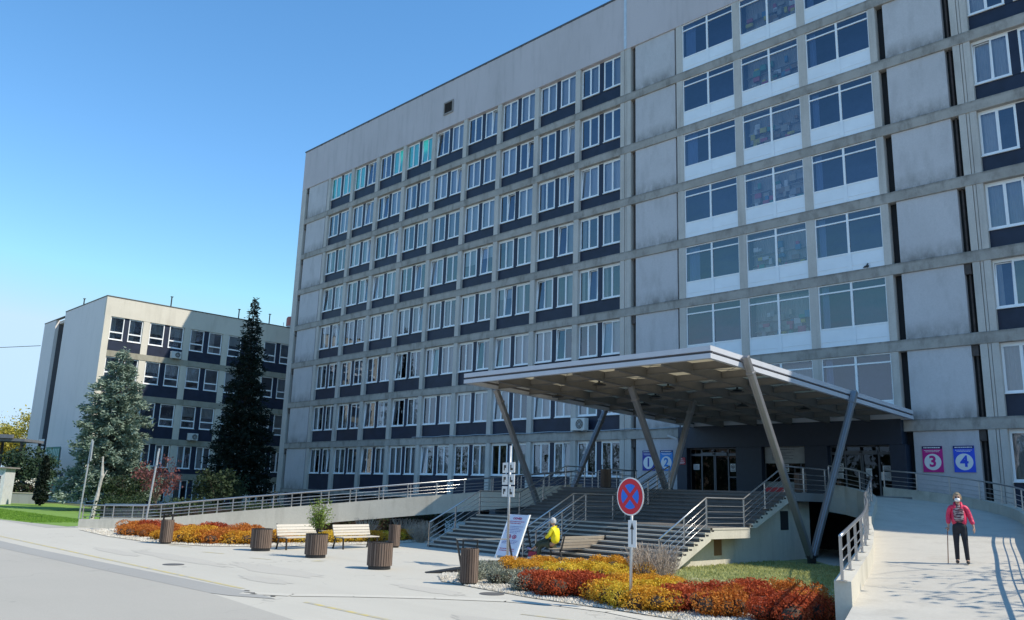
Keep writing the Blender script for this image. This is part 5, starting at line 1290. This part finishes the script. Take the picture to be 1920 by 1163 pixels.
def head_mesh(c,s,mat,parent,face=(0,-1),name='head',tiltz=0):
    """ellipsoid head with brow, nose, chin, ears; faces -y in local coordinates"""
    m=MB(); seg,rg=24,18; n0=len(m.v)
    for i in range(rg+1):
        ph=math.pi*i/rg
        for j in range(seg):
            th=2*math.pi*j/seg; x=math.sin(ph)*math.cos(th); y=math.sin(ph)*math.sin(th); z=math.cos(ph)
            rx,ry,rz=.076,.098,.118
            if z<-.1: k=1-.30*(-z-.1); rx*=k; ry*=(1-.12*(-z))
            X=x*rx; Y=y*ry; Z=z*rz
            if y<0:
                if abs(x)<.22 and -.35<z<.18: Y-=.022*(1-abs(x)/.22)*(1 if z<0 else 1-z/.18)*(.4+.6*min(1,(.18-z)/.4))   # nose
                if abs(abs(x)-.38)<.2 and abs(z-.08)<.14: Y+=.010                                                          # eye sockets
                if abs(x)<.4 and abs(z+.52)<.06: Y+=.004
                if z<-.75 and abs(x)<.35: Y-=.010
            m.v.append((X,Y,Z))
    for i in range(rg):
        for j in range(seg): m.f.append((i*seg+j,i*seg+(j+1)%seg,(i+1)*seg+(j+1)%seg,(i+1)*seg+j)); m.m.append(0)
    for sx in (-1,1): m.tube([(sx*.074,.006,.022),(sx*.084,.016,.004),(sx*.076,.008,-.026)],[.012,.014,.008],6)
    me=m.mesh(name,mat,True); o=link(name,me,parent,c); o.scale=(s,s,s); return o

# --- woman with a stick on the driveway
wp=Vector((66.85,-22.4,1.04)); cam_dir=math.atan2(-44.4-wp.y,73.7-wp.x)
per=thing('person','person in an open pink jacket, white mask and dark trousers walking with a stick','person',wp,cam_dir+math.pi/2)
V=Vector
J=[V((0,0,.86)),V((0,0,1.05)),V((0,-.01,1.22)),V((0,0,1.33)),V((0,-.005,1.40)),V((0,-.01,1.47))]
E=[(0,1),(1,2),(2,3),(3,4),(4,5)]; Rr=[(.12,.08),(.10,.07),(.11,.075),(.06,.05),(.045,.045),(.05,.055)]
def chain(J,E,Rr,root,pts,rad):
    p=root
    for q,r in zip(pts,rad): J.append(V(q)); Rr.append(r); E.append((p,len(J)-1)); p=len(J)-1
    return p
# legs (her right = -x from behind; facing -y so her right hand is at -x)
legR=chain(J,E,Rr,0,[(-.085,0,.80),(-.095,-.03,.45),(-.095,.04,.09),(-.10,-.05,.045),(-.105,-.12,.03)],[.085,.055,.038,.034,.026])
legL=chain(J,E,Rr,0,[(.085,0,.80),(.10,-.06,.45),(.115,-.05,.09),(.12,-.13,.045),(.125,-.20,.03)],[.085,.055,.038,.034,.026])
aR=chain(J,E,Rr,2,[(-.14,0,1.28),(-.228,.03,1.08),(-.235,-.05,.86)],[.030,.034,.025]); finger_chains(J,E,Rr,aR,J[aR],(-.0,-.35,-.9),(0,-1,.3),1.0)
aL=chain(J,E,Rr,2,[(.14,0,1.28),(.243,.04,1.07),(.30,-.03,.85)],[.030,.034,.025]); finger_chains(J,E,Rr,aL,J[aL],(.1,-.25,-.95),(-.3,-1,0),.7)
skin_obj('body',J,E,Rr,SKIN,per,1)
hd=head_mesh((0,-.025,1.525),1.02,SKIN,per)
# hair
def hair(parent,c,mat,back=1.0,seed=1,fr=.35):
    rng=random.Random(seed); m=MB(); seg,rg=28,14
    for i in range(rg+1):
        ph=math.pi*.62*i/rg
        for j in range(seg):
            th=2*math.pi*j/seg; x=math.sin(ph)*math.cos(th); y=math.sin(ph)*math.sin(th); z=math.cos(ph)
            k=1.10+rng.uniform(-.025,.03); zz=z*.128*k
            if y<-fr and z<.55: k=.90; zz=max(zz,.05)
            m.v.append((x*.086*k,y*.106*k+.008,zz))
    for i in range(rg):
        for j in range(seg): m.f.append((i*seg+j,i*seg+(j+1)%seg,(i+1)*seg+(j+1)%seg,(i+1)*seg+j)); m.m.append(0)
    return m.build('hair',mat,parent,smooth=True)
o=hair(hd,None,simple('blond_grey_hair',(.33,.25,.16),.7,var=.3,vscale=30)); 
m=MB()
for sx in (-1,1):
    for k in range(12):
        a=2*math.pi*k/12
    disc(m,sx*.033,-.101,.014,.017,14)
m.box(-.012,.012,-.103,-.100,.012,.017); m.build('glasses',simple('tinted_lens',(.03,.025,.02),.2),hd)
m=MB()
for i in range(7):
    for j in range(8):
        u=-1+2*j/7; v_=-1+2*i/6
        m.v.append((u*.062*(1-.15*abs(v_)), -.128+.055*u*u+.018*v_*v_, -.045+v_*.042*(1-.25*u*u)))
for i in range(6):
    for j in range(7): m.f.append((i*8+j,i*8+j+1,(i+1)*8+j+1,(i+1)*8+j)); m.m.append(0)
m.build('face_mask',simple('mask_white',(.78,.78,.78),.7),hd,smooth=True)
# clothes
trm=simple('trousers_black',(.018,.018,.024),.8,var=.25,vscale=8)
J=[V((0,0,.90))]; E=[]; Rr=[(.145,.115)]
chain(J,E,Rr,0,[(-.08,0,.76),(-.093,-.03,.46),(-.095,.035,.14),(-.098,.02,.07)],[.092,.062,.052,.055])
chain(J,E,Rr,0,[(.08,0,.76),(.098,-.06,.46),(.114,-.05,.14),(.118,-.065,.07)],[.092,.062,.052,.055])
chain(J,E,Rr,0,[(0,0,.99)],[(.150,.11)])
skin_obj('trousers',J,E,Rr,trm,per,2)
swm,nt,b=newmat('patterned_sweater'); N=nt.nodes; L=nt.links; tc=N.new('ShaderNodeTexCoord'); mp=N.new('ShaderNodeMapping'); mp.inputs['Scale'].default_value=(9,9,34); L.new(tc.outputs['Object'],mp.inputs[0]); nz=N.new('ShaderNodeTexNoise'); nz.inputs['Scale'].default_value=1; nz.inputs['Detail'].default_value=2; L.new(mp.outputs[0],nz.inputs[0])
cr=N.new('ShaderNodeValToRGB'); e=cr.color_ramp.elements; e[0].position=.4; e[0].color=(.02,.025,.05,1); e[1].position=.62; e[1].color=(.40,.38,.38,1); q=e.new(.5); q.color=(.22,.07,.08,1); L.new(nz.outputs[0],cr.inputs[0]); L.new(cr.outputs[0],b.inputs['Base Color']); b.inputs['Roughness'].default_value=.9
J=[V((0,-.01,.92))]; E=[]; Rr=[(.165,.13)]; chain(J,E,Rr,0,[(0,-.015,1.08),(0,-.02,1.24),(0,-.005,1.33),(0,-.005,1.39)],[(.15,.122),(.15,.12),(.09,.08),(.058,.058)])
skin_obj('sweater',J,E,Rr,swm,per,2)
pk=simple('pink_puffer',(.66,.03,.10),.5,var=.25,vscale=7,bump=1.0,bscale=11,stretch=(.4,.4,2.6))
def jacket_half(s):
    """puffer sleeve + front/back half as quilted rings"""
    J=[V((s*.10,.03,.84))]; E=[]; R2=[(.085,.125)]
    chain(J,E,R2,0,[(s*.10,.025,1.03),(s*.098,.02,1.20),(s*.085,.01,1.33)],[(.088,.125),(.085,.12),(.072,.085)])
    if s<0: chain(J,E,R2,3,[(-.165,.005,1.315),(-.225,.03,1.09),(-.232,-.045,.90)],[.066,.060,.050])
    else: chain(J,E,R2,3,[(.165,.005,1.315),(.24,.04,1.08),(.293,-.02,.90)],[.066,.060,.050])
    return J,E,R2
for s in (-1,1):
    J,E,R2=jacket_half(s); J.append(V((s*.04,.085,1.1))); E.append((1,len(J)-1)); R2.append((.06,.05))
    skin_obj('jacket',J,E,R2,pk,per,2)
m=MB(); m.tube([(.045,-.095,1.22),(.075,-.06,1.33),(.065,.04,1.40),(0,.075,1.41),(-.065,.04,1.40),(-.075,-.06,1.33),(-.045,-.095,1.22)],[.012,.03,.038,.04,.038,.03,.012],8); m.build('jacket_collar',pk,per,smooth=True)
shm=simple('black_shoe',(.02,.018,.018),.5); shb=simple('brown_shoe',(.10,.055,.035),.5)
for s,y0,mt in ((-1,.04,shb),(1,-.05,shm)):
    x=-.10 if s<0 else .12
    J=[V((x,y0+.03,.045))]; E=[]; R2=[(.042,.042)]; chain(J,E,R2,0,[(x,y0-.06,.045),(x,y0-.17,.035)],[(.045,.042),(.036,.03)]); skin_obj('shoe',J,E,R2,mt,per,2)
hand=per.matrix_basis @ V((-.26,-.10,.80)); ft=per.matrix_basis @ V((-.30,-.16,.0))
m=MB(); m.tube([V((0,0,0)),V(hand)-V(ft)],[.011,.011],8); m.tube([V(hand)-V(ft)+V((-.05,.04,.0)),V(hand)-V(ft)+V((.0,.0,.02)),V(hand)-V(ft)+V((.05,-.05,.0))],.013,8)
t=thing('walking_stick','brown walking stick held by the person in the pink jacket','walking stick',ft); m.build('shaft',simple('stick_wood',(.28,.14,.09),.5),t,smooth=True)

# --- man sitting on the wooden bench
pm=thing('person','person in a yellow jacket with white hair sitting on the bench with crossed legs','person',(53.1,-21.75,0),R_(-74)); pm.scale=(1.08,)*3
# local: faces -y, seat height .47
J=[V((0,.10,.55)),V((0,.13,.75)),V((0,.12,.98)),V((0,.08,1.10)),V((0,.06,1.16)),V((0,.05,1.22))]; E=[(0,1),(1,2),(2,3),(3,4),(4,5)]; Rr=[(.09,.07),(.09,.06),(.10,.06),(.05,.05),(.048,.048),(.05,.055)]
chain(J,E,Rr,0,[(-.09,-.06,.56),(-.06,-.40,.62),(-.0,-.68,.38),(.02,-.76,.33),(.03,-.86,.36)],[.06,.05,.04,.034,.026])
chain(J,E,Rr,0,[(.09,-.06,.54),(.10,-.36,.52),(.08,-.46,.10),(.08,-.56,.05),(.08,-.64,.035)],[.09,.06,.04,.034,.026])
a=chain(J,E,Rr,2,[(-.17,.10,1.02),(-.25,.0,.82),(-.06,-.20,.80)],[.03,.035,.028]); finger_chains(J,E,Rr,a,J[a],(1,-.2,.1),(0,-.2,1),.9)
a=chain(J,E,Rr,2,[(.17,.10,1.02),(.26,.0,.80),(.07,-.18,.75)],[.03,.035,.028]); finger_chains(J,E,Rr,a,J[a],(-1,-.2,.1),(0,-.2,1),.9)
skin_obj('body',J,E,Rr,SKIN,pm,1)
hd=head_mesh((0,.03,1.28),1.0,SKIN,pm); hair(hd,None,simple('white_hair',(.55,.54,.53),.8,var=.12,vscale=30),seed=3,fr=.45)
yj=simple('yellow_jacket',(.80,.68,.015),.55,var=.08,vscale=6,bump=.3,bscale=7)
J=[V((0,.12,.56))]; E=[]; Rr=[(.185,.15)]; chain(J,E,Rr,0,[(0,.14,.76),(0,.13,.97),(0,.10,1.09),(0,.08,1.14)],[(.185,.14),(.185,.14),(.10,.09),(.07,.07)])
chain(J,E,Rr,2,[(-.19,.10,1.04),(-.26,.0,.83),(-.10,-.17,.80)],[.072,.064,.052]); chain(J,E,Rr,2,[(.19,.10,1.04),(.27,.0,.81),(.11,-.16,.76)],[.072,.064,.052])
skin_obj('jacket',J,E,Rr,yj,pm,2)
tg=simple('olive_trousers',(.045,.055,.035),.85,var=.2)
J=[V((0,.10,.57))]; E=[]; Rr=[(.18,.15)]; chain(J,E,Rr,0,[(-.09,-.03,.57),(-.06,-.40,.63),(-.01,-.62,.44)],[.11,.085,.068]); chain(J,E,Rr,0,[(.09,-.03,.55),(.10,-.37,.53),(.085,-.45,.16)],[.11,.085,.068])
skin_obj('trousers',J,E,Rr,tg,pm,2)
ss=simple('lilac_shoe',(.30,.28,.50),.5)
for pts in ([(.015,-.72,.34),(.025,-.80,.36),(.03,-.90,.39)],[(.08,-.45,.045),(.08,-.55,.045),(.08,-.66,.035)]):
    J=[V(pts[0])]; E=[]; R2=[(.042,.042)]; chain(J,E,R2,0,pts[1:],[(.045,.04),(.035,.03)]); skin_obj('shoe',J,E,R2,ss,pm,2)
t=thing('bag','small red and white bag on the ground beside the sitting person','bag',(52.35,-21.9,0),R_(30)); m=MB(); m.hexa([(-.2,-.12,0),(.2,-.12,0),(.2,.12,0),(-.2,.12,0),(-.16,-.05,.3),(.16,-.05,.3),(.16,.05,.3),(-.16,.05,.3)],0); m.box(-.185,.185,-.125,-.11,.05,.12,1); m.build('body',[simple('bag_red',(.40,.04,.07),.6),paper],t,bevel=.03)
m=MB(); m.tube([(-.1,0,.29),(-.06,0,.42),(.06,0,.42),(.1,0,.29)],.01,6); m.build('handle',M['blackm'],t)

# ------------------------------------------------------------------ light, sky, camera
sd=Vector((2.0,1.0,2.4)).normalized(); el=math.asin(sd.z)
W=bpy.data.worlds.new('World'); S.world=W; W.use_nodes=True; nt=W.node_tree; N=nt.nodes; L=nt.links
sky=N.new('ShaderNodeTexSky'); sky.sky_type='NISHITA'; sky.sun_disc=False; sky.sun_elevation=el; sky.sun_rotation=math.atan2(sd.x,sd.y)
sky.air_density=1.0; sky.dust_density=0.0; sky.ozone_density=1.3; sky.altitude=200
hs=N.new('ShaderNodeHueSaturation'); hs.inputs['Saturation'].default_value=1.25; hs.inputs['Value'].default_value=1.68; hs.inputs['Hue'].default_value=.496; L.new(sky.outputs[0],hs.inputs['Color'])
dk=N.new('ShaderNodeMixRGB'); dk.blend_type='DARKEN'; dk.inputs[0].default_value=1; dk.inputs[2].default_value=(4.0,5.6,7.2,1); L.new(hs.outputs[0],dk.inputs[1])
L.new(dk.outputs[0],N['Background'].inputs[0]); N['Background'].inputs[1].default_value=.15
la=bpy.data.lights.new('sun','SUN'); la.energy=5.0; la.angle=R_(.5); la.color=(1,.91,.75)
lo=bpy.data.objects.new('sun',la); COL.objects.link(lo); lo.rotation_euler=sd.to_track_quat('Z','Y').to_euler(); lo.location=(60,-20,60)
cam=bpy.data.cameras.new('camera'); co=bpy.data.objects.new('camera',cam); COL.objects.link(co)
CAMR=None
yaw,pit,rol=0.792105884,0.216767127,0.0313237292
from mathutils import Euler
Rz=Matrix.Rotation(yaw,3,'Z'); Rx=Matrix.Rotation(math.pi/2+pit,3,'X'); Rr_=Matrix.Rotation(rol,3,'Z')
mt=(Rz@Rx@Rr_).to_4x4(); mt.translation=Vector((73.688,-44.417,2.38)); co.matrix_world=mt
cam.sensor_width=36; cam.lens=1547.0/1920*36; cam.clip_end=1500; cam.clip_start=.1
S.camera=co
S.view_settings.view_transform='Standard'; S.view_settings.look='None'; S.view_settings.exposure=0
S.render.resolution_x=1024; S.render.resolution_y=620
